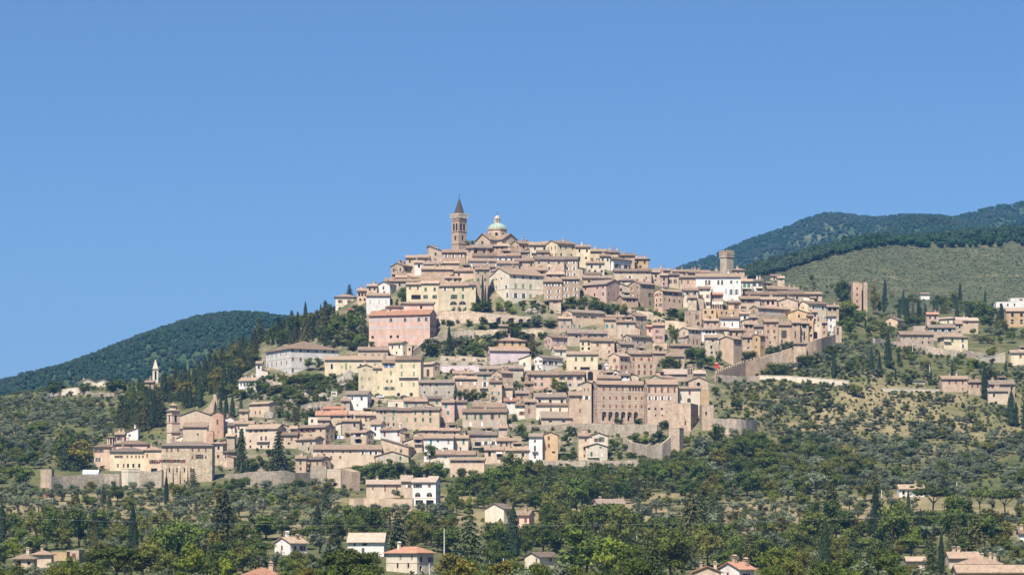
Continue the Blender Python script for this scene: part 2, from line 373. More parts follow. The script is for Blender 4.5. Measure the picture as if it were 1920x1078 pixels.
# ------------------------------------------------------------------ tree prototypes (unit: height 1, crown width 1)
def ico():
    t=(1+5**.5)/2
    v=[(-1,t,0),(1,t,0),(-1,-t,0),(1,-t,0),(0,-1,t),(0,1,t),(0,-1,-t),(0,1,-t),(t,0,-1),(t,0,1),(-t,0,-1),(-t,0,1)]
    f=[(0,11,5),(0,5,1),(0,1,7),(0,7,10),(0,10,11),(1,5,9),(5,11,4),(11,10,2),(10,7,6),(7,1,8),(3,9,4),(3,4,2),(3,2,6),(3,6,8),(3,8,9),(4,9,5),(2,4,11),(6,2,10),(8,6,7),(9,8,1)]
    v=[Vector(p).normalized() for p in v]
    return v,f
ICO=ico()
class Leafy:
    def __init__(s,seed): s.r=random.Random(seed); s.mb=MB()
    def core(s,c,r,fz=1.0):
        s.mb.add([(c[0]+p.x*r*s.r.uniform(.8,1.12),c[1]+p.y*r*s.r.uniform(.8,1.12),c[2]+p.z*r*fz*s.r.uniform(.8,1.12)) for p in ICO[0]],ICO[1])
    def leaf(s,p,nrm,size,asp=1.0):
        n=Vector(nrm); n=(n+Vector((s.r.gauss(0,.55),s.r.gauss(0,.55),s.r.gauss(0,.55)))).normalized()
        u=n.orthogonal().normalized(); v=n.cross(u); a=s.r.uniform(0,6.28)
        u,v=u*math.cos(a)+v*math.sin(a), v*math.cos(a)-u*math.sin(a)
        h=size*s.r.uniform(.6,1.25)/2; k=h*asp; P=Vector(p)
        s.mb.add([tuple(P-u*h-v*k*.4),tuple(P+u*h*.3-v*k),tuple(P+u*h+v*k*.3),tuple(P-u*h*.2+v*k)],[(0,1,2,3)])
    def lobe(s,c,r,n,size,fz=1.0,corek=.78,up=.15):
        if corek: s.core(c,r*corek,fz)
        for _ in range(n):
            d=Vector((s.r.gauss(0,1),s.r.gauss(0,1),s.r.gauss(0,1)+up)).normalized()
            rr=r*s.r.uniform(.66,1.28)
            s.leaf((c[0]+d.x*rr,c[1]+d.y*rr,c[2]+d.z*rr*fz),d,size)
    def mesh(s,name,mat):
        v=np.array(s.mb.v); z1=v[:,2].max(); rr=np.percentile(np.hypot(v[:,0],v[:,1]),98)
        v[:,2]*=1/z1; v[:,:2]*=.5/rr; s.mb.v=v.tolist()
        return s.mb.mesh(name,[mat])
def crown_broad(seed,name,mat,n=12,size=.055,q=110,zc=.58,zr=.30,rr=.30,lr=(.10,.22),loose=1.0):
    L=Leafy(seed); r=L.r
    L.lobe((0,0,zc),.22,q,size); sx,sy=r.uniform(-.1,.1),r.uniform(-.1,.1)
    for i in range(n):
        th=i*2.4+r.uniform(-.5,.5); ph=r.uniform(-.8,1.0); k=math.cos(ph*1.1)
        k*=r.uniform(.6,1.25); c=(rr*k*math.cos(th)+sx,rr*k*math.sin(th)+sy,zc+zr*math.sin(ph*1.25)+r.uniform(-.04,.04))
        L.lobe(c,r.uniform(*lr),q,size,.85,.60)
    return L.mesh(name,mat)
def crown_column(seed,name,mat,q=900):
    L=Leafy(seed); r=L.r
    prof=lambda z: .5*min(1,(z/.10)**.6)*(1-max(0,(z-.22)/.80)**1.7)**.9
    for z in np.arange(.05,.96,.06): L.core((0,0,z+.02),max(.03,prof(z)*.80),.3)
    for _ in range(q):
        z=r.uniform(.02,.995)**.9; a=r.uniform(0,6.28); R=prof(z)*r.uniform(.84,1.08)
        L.leaf((R*math.cos(a),R*math.sin(a),z),(math.cos(a),math.sin(a),.35),.075,.55)
    s_=np.array(L.mb.v); L.mb.v=s_.tolist()
    return L.mesh(name,mat)
def crown_conifer(seed,name,mat,tiers=13,flat=.5,droop=.10,base=.10):
    L=Leafy(seed); r=L.r
    for k in range(tiers):
        z=base+(.97-base)*k/(tiers-1); R=.5*(1-(z-base)/(1.02-base))**.75*r.uniform(.82,1.1)+.02
        nb=max(4,int(9*(R/.5)**.5+2)); a0=r.uniform(0,6.28)
        L.core((0,0,z),R*.42+.01,.35)
        for i in range(nb):
            a=a0+6.28*i/nb+r.uniform(-.25,.25); Rb=R*r.uniform(.7,1.12)
            for j in range(9):
                f=(j+.6)/9; wd=.10*(1-f*.6)
                for _ in range(2):
                    o=r.uniform(-wd,wd)
                    p=(Rb*f*math.cos(a)-o*math.sin(a),Rb*f*math.sin(a)+o*math.cos(a),z-droop*R*f*f*2+r.uniform(-.012,.012))
                    L.leaf(p,(math.cos(a)*.3,math.sin(a)*.3,1),.075,.6)
    return L.mesh(name,mat)
def crown_pine(seed,name,mat):
    L=Leafy(seed); r=L.r
    L.lobe((0,0,.80),.2,150,.05,.6)
    for i in range(15):
        a=i*2.4; R=.33*math.sqrt((i+.5)/15)+.03
        L.lobe((R*math.cos(a),R*math.sin(a),.84-.55*R*R*2+r.uniform(-.03,.03)),r.uniform(.11,.17),105,.045,.62,.75,.4)
    return L.mesh(name,mat)
def crown_far(seed,name,mat,tall=1.0):
    L=Leafy(seed); r=L.r
    for i in range(5):
        c=(r.uniform(-.22,.22),r.uniform(-.22,.22),r.uniform(.35,.72)*tall)
        L.core(c,r.uniform(.2,.3)); 
        for _ in range(22):
            d=Vector((r.gauss(0,1),r.gauss(0,1),r.gauss(.2,1))).normalized(); rr=.27
            L.leaf((c[0]+d.x*rr,c[1]+d.y*rr,c[2]+d.z*rr),d,.14)
    return L.mesh(name,mat)
def trunk_mesh(name,h0,h1,r,limbs,seed,crownr=.3):
    mb=MB(); q=random.Random(seed)
    bend=(q.uniform(-.03,.03),q.uniform(-.03,.03))
    mb.bar((0,0,-.06),(bend[0],bend[1],h0),r,7,0,r*.75)
    for i in range(limbs):
        a=i*6.28/limbs+q.uniform(-.4,.4); R=crownr*q.uniform(.6,1)
        mb.bar((bend[0],bend[1],h0*q.uniform(.82,1)),(R*math.cos(a),R*math.sin(a),h1*q.uniform(.85,1.05)),r*.55,5,0,r*.2)
    return mb.mesh(name,[BARK])
def thin(m): return m
PROTO={}
def protos():
    P=PROTO
    P['b']=[(crown_broad(10+i,'broadleaf_crown',LEAF['b'],n=10+i%4,zc=.56+.02*(i%3),rr=.28+.03*(i%2)),trunk_mesh('trunk',.34,.6,.028,5,i)) for i in range(6)]
    P['s']=[(crown_broad(40+i,'shrub_crown',LEAF['s'],n=7,q=70,size=.085,zc=.5,zr=.34,rr=.28,lr=(.18,.26)),trunk_mesh('trunk',.2,.4,.03,4,i)) for i in range(3)]
    P['v']=[(crown_broad(50+i,'bright_crown',LEAF['v'],n=9,q=90,size=.07,zc=.54),trunk_mesh('trunk',.3,.55,.028,4,i)) for i in range(2)]
    P['g']=[(crown_broad(60+i,'golden_crown',LEAF['g'],n=11,q=95,size=.06,zc=.55,zr=.34),trunk_mesh('trunk',.3,.6,.028,4,i)) for i in range(2)]
    P['o']=[(crown_broad(70+i,'olive_crown',LEAF['o'],n=8,q=75,size=.06,zc=.60,zr=.24,rr=.30,lr=(.14,.22)),trunk_mesh('trunk',.32,.62,.045,4,i)) for i in range(5)]
    P['c']=[(crown_column(80+i,'cypress_crown',LEAF['c']),trunk_mesh('trunk',.12,.3,.06,2,i,.05)) for i in range(3)]
    P['k']=[(crown_conifer(90+i,'conifer_crown',LEAF['k'],tiers=11+2*i),trunk_mesh('trunk',.6,.9,.022,0,i)) for i in range(4)]
    P['p']=[(crown_pine(100+i,'umbrella_crown',LEAF['p']),trunk_mesh('trunk',.48,.78,.024,7,i,.33)) for i in range(2)]
    P['f']=[(crown_far(110+i,'forest_crown',LEAF['f'],1+.15*(i%2)),trunk_mesh('trunk',.3,.5,.03,3,i)) for i in range(4)]
protos()
TNAME=dict(b='broadleaf_tree',s='shrub',v='bright_shrub',g='golden_tree',o='olive_tree',c='cypress_tree',k='conifer_tree',p='umbrella_pine',f='woodland_tree')
TCAT=dict(b='tree',s='shrub',v='shrub',g='tree',o='olive tree',c='cypress',k='conifer',p='pine tree',f='tree')

def scatter_stuff(name,label,pts,meshes):
    """one object: points that carry crowns (geometry nodes); pts = (x,y,z,width,height)"""
    me=bpy.data.meshes.new(name); me.from_pydata([p[:3] for p in pts],[],[])
    a1=me.attributes.new('size','FLOAT_VECTOR','POINT'); a1.data.foreach_set('vector',np.array([(p[3],p[3],p[4]) for p in pts],np.float32).reshape(-1))
    a2=me.attributes.new('turn','FLOAT_VECTOR','POINT'); rs=np.random.RandomState(len(pts)); tv=np.zeros((len(pts),3),np.float32); tv[:,2]=rs.rand(len(pts))*6.28
    a2.data.foreach_set('vector',tv.reshape(-1))
    a3=me.attributes.new('pick','INT','POINT'); a3.data.foreach_set('value',rs.randint(0,len(meshes),len(pts)).astype(np.int32))
    o=link(bpy.data.objects.new(name,me)); tag(o,label,kind='stuff')
    ng=bpy.data.node_groups.new(name+'_scatter','GeometryNodeTree')
    ng.interface.new_socket('Geometry',in_out='INPUT',socket_type='NodeSocketGeometry'); ng.interface.new_socket('Geometry',in_out='OUTPUT',socket_type='NodeSocketGeometry')
    n=ng.nodes; gi=n.new('NodeGroupInput'); go=n.new('NodeGroupOutput'); ip=n.new('GeometryNodeInstanceOnPoints'); jn=n.new('GeometryNodeJoinGeometry')
    for src in reversed(meshes):
        oi=n.new('GeometryNodeObjectInfo'); oi.transform_space='ORIGINAL'; oi.inputs['Object'].default_value=src
        oi.inputs['As Instance'].default_value=True
        ng.links.new(oi.outputs['Geometry'],jn.inputs[0])
    def attr(nm,ty):
        k=n.new('GeometryNodeInputNamedAttribute'); k.data_type=ty; k.inputs[0].default_value=nm
        return [s_ for s_ in k.outputs if s_.enabled and s_.name=='Attribute'][0]
    ng.links.new(gi.outputs[0],ip.inputs['Points']); ng.links.new(jn.outputs[0],ip.inputs['Instance'])
    ip.inputs['Pick Instance'].default_value=True
    ng.links.new(attr('pick','INT'),ip.inputs['Instance Index']); ng.links.new(attr('size','FLOAT_VECTOR'),ip.inputs['Scale'])
    er=n.new('FunctionNodeEulerToRotation'); ng.links.new(attr('turn','FLOAT_VECTOR'),er.inputs[0]); ng.links.new(er.outputs[0],ip.inputs['Rotation'])
    ng.links.new(ip.outputs[0],go.inputs[0])
    md=o.modifiers.new('scatter','NODES'); md.node_group=ng
    return o
# ------------------------------------------------------------------ windows (shared meshes)
WIN={}
def window_mesh(w,h,style,sc,wk,fr):
    """origin: bottom centre of the opening on the wall plane; outward is -y"""
    w=round(w*5)/5; h=round(h*5)/5; key=(w,h,style,sc,wk,fr)
    if key in WIN: return WIN[key],w,h
    mb=MB(); a=w/2; R=1.55 if style=='v' else .24
    arch=style in 'aAv'
    if style=='c':
        for x0,x1 in ((-a+.02,-.015),(.015,a-.02)):
            mb.box(x0,.03,.02,x1,.09,h-.02,2)
            for k in range(3): mb.box(x0+.05,.015,h*(.08+.31*k),x1-.05,.03,h*(.08+.31*k)+h*.2,2)
    else:
        mb.quad((-a,R,0),(a,R,0),(a,R,h),(-a,R,h),3 if style=='v' else 1)  # in unglazed arches the black pane stands in for inner shade
        if style=='v': mb.box(-a*.35,R-.06,0,a*.35,R-.01,h*.55,1)
        if style not in 'dAv':
            for x0,x1 in ((-a,-a+.07),(-.035,.035),(a-.07,a)): mb.box(x0,R-.06,0,x1,R-.004,h,0)
            for z in (.0,h*.62,h-.07): mb.box(-a+.07,R-.05,z,a-.07,R-.008,z+.06,0)
        if style=='o':
            for sgn in (-1,1):
                x0,x1=sorted((sgn*(a+.06),sgn*(a+.06+w*.48)))
                mb.box(x0,-.09,.02,x1,-.03,h-.02,2)
                for k in range(2): mb.box(x0+.06,-.105,h*(.1+.44*k),x1-.06,-.09,h*(.1+.44*k)+h*.34,2)
    if arch:   # spandrels fill the corners of the square opening
        n=7; zc=h-a
        for sgn in (-1,1):
            pl=[(sgn*a,h),(sgn*a,zc)]+[(sgn*a*math.cos(t),zc+a*math.sin(t)) for t in np.linspace(0,math.pi/2,n)][1:]
            pts=[(x,0.0,z) for x,z in pl]; 
            pts2=[(x,R,z) for x,z in pl]
            k=len(pl)
            for i in range(1,k-1):
                tri=(0,i,i+1) if sgn<0 else (0,i+1,i)
                mb.add(pts,[tri],3)
            for i in range(1,k-1): mb.quad(pts[i],pts2[i],pts2[i+1],pts[i+1],3)
    if fr:
        T=.14; mb.box(-a-T,-.05,-.12,a+T,0.02,0,0)
        if not arch and style!='o':
            mb.box(-a-T,-.035,0,-a,-.002,h,0); mb.box(a,-.035,0,a+T,-.002,h,0); mb.box(-a-T,-.04,h,a+T,-.002,h+T,0)
    else: mb.box(-a-.06,-.07,-.08,a+.06,0.02,0,0)
    me=mb.mesh('window',[WFRAME if fr=='w' else FRAME,GLASS_AND_SHADE,SHUT.get(sc,SHUT['b']),wall_mat(wk)])
    WIN[key]=me; return me,w,h

class Face:
    """one wall plane with openings. P0 bottom corner, ud direction along the wall, nd outward normal (local coords)"""
    def __init__(s,P0,ud,nd,width): s.P0=Vector(P0); s.u=Vector(ud); s.n=Vector(nd); s.W=width; s.holes=[]; s.wins=[]
    def p(s,u,w,d=0): q=s.P0+s.u*u-s.n*d; return (q.x,q.y,q.z+w)
    def hole(s,u,w,ww,hh,*win):
        u0,u1=u-ww/2,u+ww/2
        if u0<.25 or u1>s.W-.25: return False
        for (a,b,c,d) in s.holes:
            if u0<b+.25 and u1>a-.25 and w<d+.2 and w+hh>c-.2: return False
        s.holes.append((u0,u1,w,w+hh)); s.wins.append((u,w,ww,hh)+win); return True
    def emit(s,mb,wbot,wtop,mat=0):
        us=sorted({0,s.W}|{x for h in s.holes for x in h[:2]}); ws=sorted({wbot,wtop}|{x for h in s.holes for x in h[2:] if wbot<x<wtop})
        for a,b in zip(us,us[1:]):
            for c,d in zip(ws,ws[1:]):
                cu,cw=(a+b)/2,(c+d)/2
                if any(h[0]<cu<h[1] and h[2]<cw<h[3] for h in s.holes): continue
                mb.quad(s.p(a,c),s.p(b,c),s.p(b,d),s.p(a,d),mat)
        for (a,b,c,d),wn_ in zip(s.holes,s.wins):
            D=1.6 if wn_[4]=='v' else .26
            mb.quad(s.p(a,c),s.p(a,d),s.p(a,d,D),s.p(a,c,D),mat); mb.quad(s.p(b,c),s.p(b,c,D),s.p(b,d,D),s.p(b,d),mat)
            mb.quad(s.p(a,d),s.p(b,d),s.p(b,d,D),s.p(a,d,D),mat); mb.quad(s.p(a,c),s.p(a,c,D),s.p(b,c,D),s.p(b,c),mat)
    def place(s,root,wk):
        rz=math.atan2(s.u.y,s.u.x)
        for (u,w,ww,hh,style,sc,fr) in s.wins:
            me,_,_=window_mesh(ww,hh,style,sc,wk,fr)
            o=link(bpy.data.objects.new('window',me),root); o.location=s.p(u,w); o.rotation_euler=(0,0,rz)
def q2(x): return round(x*5)/5

HOUSES=[]   # records for labels and for keeping trees off the walls
def win_auto(r,Hv,He,Wm,dens,rows):
    pass
def house(x0,x1,ye,yb,col,roof='e',side=None,rows=None,sty='m',sc='b',fr='',dep=None,theta=None,exact=False,chim=None,
          rk=None,expl=(),sexpl=(),lab=None,name='house',cat='house',pitch=None,sidewin=True,base=None,Y0=None,ov=.8,balc=(),belt=(),dY=0):
    r=random.Random(int(x0*131+ye*17+x1*7))
    ybe=yb if exact else max(yb+2,ye+24)
    pc={'L':x0,'R':x1}.get(side and side[0],(x0+x1)/2)
    if Y0 is None: Y0=hit(pc,base or ybe)
    if dY: Y0+=dY
    zb=wz(ybe,Y0); m=Y0/F; p=pitch if pitch is not None else r.uniform(.33,.42)
    wid=(x1-x0)*m
    if side:
        dx=side[1]*m; d=dep or max(8.5,min(11,wid*.8))
        if theta: th=math.radians(theta); d=dx/math.sin(th)
        else:
            s_=min(.72,dx/d); th=math.asin(s_); d=dx/s_
        W=wid/math.cos(th)
    else:
        th=math.radians(r.uniform(-2.5,2.5)); W=wid; d=dep or max(6.5,min(10.5,wid*.75))
    He=(ybe-ye)*m+ov*p*(1 if roof in 'eh' else 0)
    Hv=(yb-ye)*m
    if side and side[0]=='L': loc=(wx(x0,Y0),Y0,zb); rot=th
    elif side: Xc=wx(x1,Y0); loc=(Xc-W*math.cos(th),Y0+W*math.sin(th),zb); rot=-th
    else: loc=(wx(x0,Y0),Y0,zb); rot=th
    root=empty(name,loc,rot)
    # --- faces
    ff=Face((0,0,0),(1,0,0),(0,-1,0),W); fl=Face((0,d,0),(0,-1,0),(-1,0,0),d); fR=Face((W,0,0),(0,1,0),(1,0,0),d); fb=Face((W,d,0),(-1,0,0),(0,1,0),W)
    def style():
        if sty!='m': return sty
        return r.choice('ooccdd')
    def fill(face,Wf,rws,offs=0):
        n=len(rws)
        pt=max(2.5,min(4.2,(Hv-.6)/max(1,n)))
        for k,c in enumerate(rws):
            if c==0: continue
            top=He-(1.05 if n>1 or Hv>3.2 else .55)-k*pt-(ov*p if roof in 'eh' else 0)
            hh=1.6 if (k<n-1 or n==1) else 1.4
            if k==0 and n>=3: hh=1.2
            if Hv<3: hh=1.0
            ww=r.choice((1.0,1.0,1.2))
            for i in range(c):
                u=Wf*(i+.5+r.uniform(-.09,.09))/c
                st=style(); h2=hh
                if r.random()<.10 and len(rws)>1 and k==n-1: h2=hh*.6; st='d'
                if r.random()<.07: continue
                face.hole(u,top-h2+r.uniform(-.08,.08),q2(ww),q2(h2),st,sc,fr)
    if not expl and rows is None:
        c=max(1,int(round(W/r.uniform(2.7,3.9)))); n=max(1,min(4,int(Hv/3.0)))
        rows=[max(1,c-(1 if r.random()<.3 else 0)) for _ in range(n)]
        if Hv<1.6: rows=[]
    for (ya,yb_,wp,st,scc,xs,*f_) in expl:
        for x in xs:
            u=(x-x0)/(x1-x0)*W; ww=q2(max(.6,wp*m/(math.cos(th) if side else 1))); hh=q2(max(.6,(yb_-ya)*m))
            ff.hole(u,(ybe-yb_)*m,ww,hh,st,scc,f_[0] if f_ else fr)
    for (ya,yb_,wp,st,scc,xs,*f_) in sexpl:
        f_s=fl if side[0]=='L' else fR
        for x in xs:
            t=((x-(x0-side[1]))/side[1]) if side[0]=='L' else ((x-x1)/side[1])
            f_s.hole(t*d,(ybe-yb_)*m,q2(max(.6,wp*m/max(.35,math.sin(th)))),q2(max(.6,(yb_-ya)*m)),st,scc,f_[0] if f_ else fr)
    if rows: fill(ff,W,rows)
    if side and sidewin and not sexpl:
        f_s=fl if side[0]=='L' else fR
        c=max(1,int(round(d/4.2))); fill(f_s,d,[c if r.random()<.8 else max(0,c-1) for _ in (rows or [1]*len(expl) or [1])][:4])
    mb=MB(); B=-6.0
    for f_ in (ff,fl,fR,fb): f_.emit(mb,B,He)
    t=.22; e_=.02
    rb=MB(); top=He
    if roof=='e':
        R=d/2*p; top=He+R
        for x,flip in ((0,0),(W,1)):
            mb.add([(x,0,He),(x,d,He),(x,d/2,He+R)],[(0,1,2) if flip else (1,0,2)])
        vg=.35; bot=[(-ov,He-ov*p+e_),(d/2,He+R+e_),(d+ov,He-ov*p+e_)]
        if W>11 and not lab:      # long roofs were built in stretches
            cut=W*r.uniform(.35,.65); up=r.uniform(.2,.45); hi=r.random()<.5
            for a0,a1,dz in ((-vg,cut,up if hi else 0),(cut+.004,W+vg,0 if hi else up)):
                rb.prism(bot+[(a_,b_+t+dz) for a_,b_ in reversed(bot)],a0,a1,'x')
        else: rb.prism(bot+[(a_,b_+t) for a_,b_ in reversed(bot)],-vg,W+vg,'x')
        zf=lambda u,v:He+(v if v<d/2 else d-v)*p
    elif roof=='g':
        R=W/2*p; top=He+R
        for y,flip in ((0,0),(d,1)): mb.add([(0,y,He),(W,y,He),(W/2,y,He+R)],[(1,0,2) if flip else (0,1,2)])
        bot=[(-ov,He-ov*p+e_),(W/2,He+R+e_),(W+ov,He-ov*p+e_)]
        rb.prism(bot+[(a_,b_+t) for a_,b_ in reversed(bot)],-.45,d+.45,'y')
        zf=lambda u,v:He+(u if u<W/2 else W-u)*p
    elif roof=='h':
        o_=ov; hw=min(W,d)/2; R=hw*p; top=He+R; z0=He-o_*p+e_
        def shell(dz):
            c=[(-o_,-o_,z0+dz),(W+o_,-o_,z0+dz),(W+o_,d+o_,z0+dz),(-o_,d+o_,z0+dz)]
            if W>=d: rr=[(hw,d/2,He+R+e_+dz),(W-hw,d/2,He+R+e_+dz)]
            else: rr=[(W/2,hw,He+R+e_+dz),(W/2,d-hw,He+R+e_+dz)]
            return c+rr
        fs=[(0,1,5,4),(1,2,5),(2,3,4,5),(3,0,4)] if W>=d else [(0,1,4),(1,2,5,4),(2,3,5),(3,0,4,5)]
        rb.add(shell(t),fs); rb.add(shell(0),[tuple(reversed(f)) for f in fs])
        a_,b_=shell(0)[:4],shell(t)[:4]
        for i in range(4): j=(i+1)%4; rb.quad(a_[i],a_[j],b_[j],b_[i])
        zf=lambda u,v:He+min(u,W-u,v,d-v)*p
    elif roof in ('s','sl','sr'):
        if roof=='s':
            R=d*p*.8; pts=[(-ov,He-ov*p*.8+e_),(d+.2,He+(d+.2)*p*.8+e_)]
            mb.add([(0,0,He),(0,d,He),(0,d,He+R)],[(1,0,2)]); mb.add([(W,0,He),(W,d,He),(W,d,He+R)],[(0,1,2)])
            mb.quad((W,d,He),(0,d,He),(0,d,He+R),(W,d,He+R)); rb.prism(pts+[(a_,b_+t) for a_,b_ in reversed(pts)],-.35,W+.35,'x')
            zf=lambda u,v:He+v*p*.8
        else:
            q_=p*.9; R=W*q_; hi=(0,W) if roof=='sr' else (W,0)   # sr: high at left
            z=lambda u:He+(W-u if roof=='sr' else u)*q_
            for y,fl_ in ((0,0),(d,1)):
                pts_=[(0,y,He),(W,y,He),(W,y,z(W)),(0,y,z(0))]; mb.add(pts_,[(3,2,1,0) if fl_ else (0,1,2,3)]) if False else None
                tri=[(0,y,He),(W,y,He),(hi[0],y,He+R)]; mb.add(tri,[(1,0,2) if fl_ else (0,1,2)])
            x=hi[0]; mb.quad((x,0,He),(x,d,He),(x,d,He+R),(x,0,He+R))
            pts=[(-.4,z(-.4)+e_),(W+.4,z(W+.4)+e_)]
            rb.prism(pts+[(a_,b_+t) for a_,b_ in reversed(pts)],-.45,d+.3,'y'); zf=lambda u,v:z(u)
        top=He+R
    elif roof=='f':
        rb.box(.25,.25,He-.75,W-.25,d-.25,He-.55); rb_m=1
        for (a_,b_,c_,d_) in ((-.06,-.06,W+.06,.25),(-.06,d-.25,W+.06,d+.06),(-.06,.25,.25,d-.25),(W-.25,.25,W+.06,d-.25)): rb.box(a_,b_,He+.003,c_,d_,He+.12)
        zf=lambda u,v:He-.6
    wall=mb.build('wall',[wall_mat(col)],root)
    rm=ROOFX.get(rk) or r.choice((ROOF,ROOF,ROOF2,ROOF3))
    if roof=='f': rm=wall_mat('C' if col=='W' else 'B')
    ro=rb.build('roof',[rm],root)
    for f_ in (ff,fl,fR,fb): f_.place(root,col)
    for yb_ in belt:
        zz=(ybe-yb_)*m; b_=MB(); b_.box(-.08,-.09,zz,W+.08,-.003,zz+.28); 
        if side: 
            if side[0]=='L': b_.box(-.09,-.003,zz,-.003,d,zz+.28)
            else: b_.box(W+.003,-.003,zz,W+.09,d,zz+.28)
        b_.build('string_course',[FRAME],root)
    for (bx,by,bw) in balc:
        u=(bx-x0)/(x1-x0)*W; z_=(ybe-by)*m; h_=bw*m/2
        b_=MB(); b_.box(u-h_,-1.1,z_-.18,u+h_,-.003,z_); bo=b_.build('balcony',[CONC],root)
        b_=MB()
        for k in range(int(h_*2/.45)+1): x=u-h_+.04+k*.45; b_.bar((x,-1.05,z_),(x,-1.05,z_+.95),.025)
        b_.bar((u-h_,-1.05,z_+.97),(u+h_,-1.05,z_+.97),.04); b_.bar((u-h_+.03,-1.05,z_+.97),(u-h_+.03,0,z_+.97),.04); b_.bar((u+h_-.03,-1.05,z_+.97),(u+h_-.03,0,z_+.97),.04)
        b_.build('railing',[IRON],bo)
    nch=chim if chim is not None else (r.choice((0,1,1,2,2,3)) if roof!='f' and W>4 else 0)
    for k in range(nch):
        u=W*(r.uniform(.15,.85)); v=d*r.uniform(.3,.7); z_=zf(u,v); s_=r.uniform(.38,.55); h_=r.uniform(1.0,1.7)
        b_=MB(); b_.box(u-s_,v-s_,z_-.6,u+s_,v+s_,z_+h_); b_.box(u-s_-.12,v-s_-.12,z_+h_,u+s_+.12,v+s_+.12,z_+h_+.14)
        for sx in (-1,1): b_.box(u+sx*s_*.8-.1,v-s_*.8,z_+h_+.14,u+sx*s_*.8+.1,v+s_*.8,z_+h_+.5)
        b_.prism([(u-s_-.15,z_+h_+.5),(u+s_+.15,z_+h_+.5),(u,z_+h_+.85)],v-s_-.15,v+s_+.15,'y')
        b_.build('chimney',[wall_mat(r.choice((col,'P','T')))],ro)
    if not lab and not exact and roof in 'eh' and cat=='house':
        if r.random()<.34:     # lower annex leaning against one side
            a_=r.uniform(2.4,4.2); hh=He*r.uniform(.45,.62)+ (ybe-yb)*m*.45; v0,v1=-r.uniform(.2,1.2),d*.6
            if hh<He-1.5:
                lf=(side[0]=='L') if side else r.random()<.5
                u0,u1=(-a_,-.003) if lf else (W+.003,W+a_); an=MB(); an.box(u0,v0,B,u1,v1,hh)
                ao=an.build('annex',[wall_mat(r.choice((col,'P','B','C')))],root); zi,zo=hh+a_*.34,hh-.02
                an=MB(); pr=[(u0-.35,zo-.1),(u1,zi)] if lf else [(u0,zi),(u1+.35,zo-.1)]
                an.prism(pr+[(q_[0],q_[1]+.2) for q_ in reversed(pr)],v0-.4,v1+.2,'y'); an.prism([(u0,hh),(u1,hh),((u1 if lf else u0),zi)],v0,v1,'y')
                an.build('roof',[ROOF],ao)
        if W>8 and r.random()<.2:   # roof loggia
            u=W*r.uniform(.25,.75); z_=zf(u,d/2); w2=r.uniform(1.3,2.2); an=MB(); an.box(u-w2,d/2-1.5,z_-1.5,u+w2,d/2+1.5,z_+1.5)
            ao=an.build('roof_loggia',[wall_mat(r.choice((col,'P','C')))],ro)
            an=MB(); an.quad((u-w2+.35,d/2-1.504,z_+.15),(u+w2-.35,d/2-1.504,z_+.15),(u+w2-.35,d/2-1.504,z_+1.2),(u-w2+.35,d/2-1.504,z_+1.2)); o2=an.build('loggia_shade',[GLASS_AND_SHADE],ro)  # dark panel on the solid box paints the shade of an open front
            an=MB(); an.prism([(d/2-2.1,z_+1.45),(d/2,z_+2.0),(d/2+2.1,z_+1.45),(d/2+2.1,z_+1.65),(d/2,z_+2.2),(d/2-2.1,z_+1.65)],u-w2-.4,u+w2+.4,'x'); an.build('loggia_roof',[ROOF],ro)
    if roof!='f' and r.random()<.45 and yb<920:
        u=W*r.uniform(.2,.8); z_=zf(u,d/2); h_=r.uniform(2,3.4); an=MB(); an.bar((u,d/2,z_-.3),(u,d/2,z_+h_),.045)
        for k in range(3): an.bar((u-.5+.08*k,d/2,z_+h_-.2-.3*k),(u+.5-.08*k,d/2,z_+h_-.2-.3*k),.03)
        an.build('antenna',[IRON],ro)
    root['category']=cat
    rec=dict(root=root,x0=x0-(side[1] if side and side[0]=='L' else 0),x1=x1+(side[1] if side and side[0]=='R' else 0),ye=ye,yb=yb,col=col,roof=roof,side=side,
             rows=rows or [len(e_[5]) for e_ in expl],lab=lab,name=name,Y=Y0,W=W,H=Hv,sc=sc,sty=sty,m=m,sub=('terrace' if roof=='f' else ''),frame=(loc,rot,W,d,He,ybe,m,th))
    HOUSES.append(rec)
    if lab: root['label']=lab
    return rec

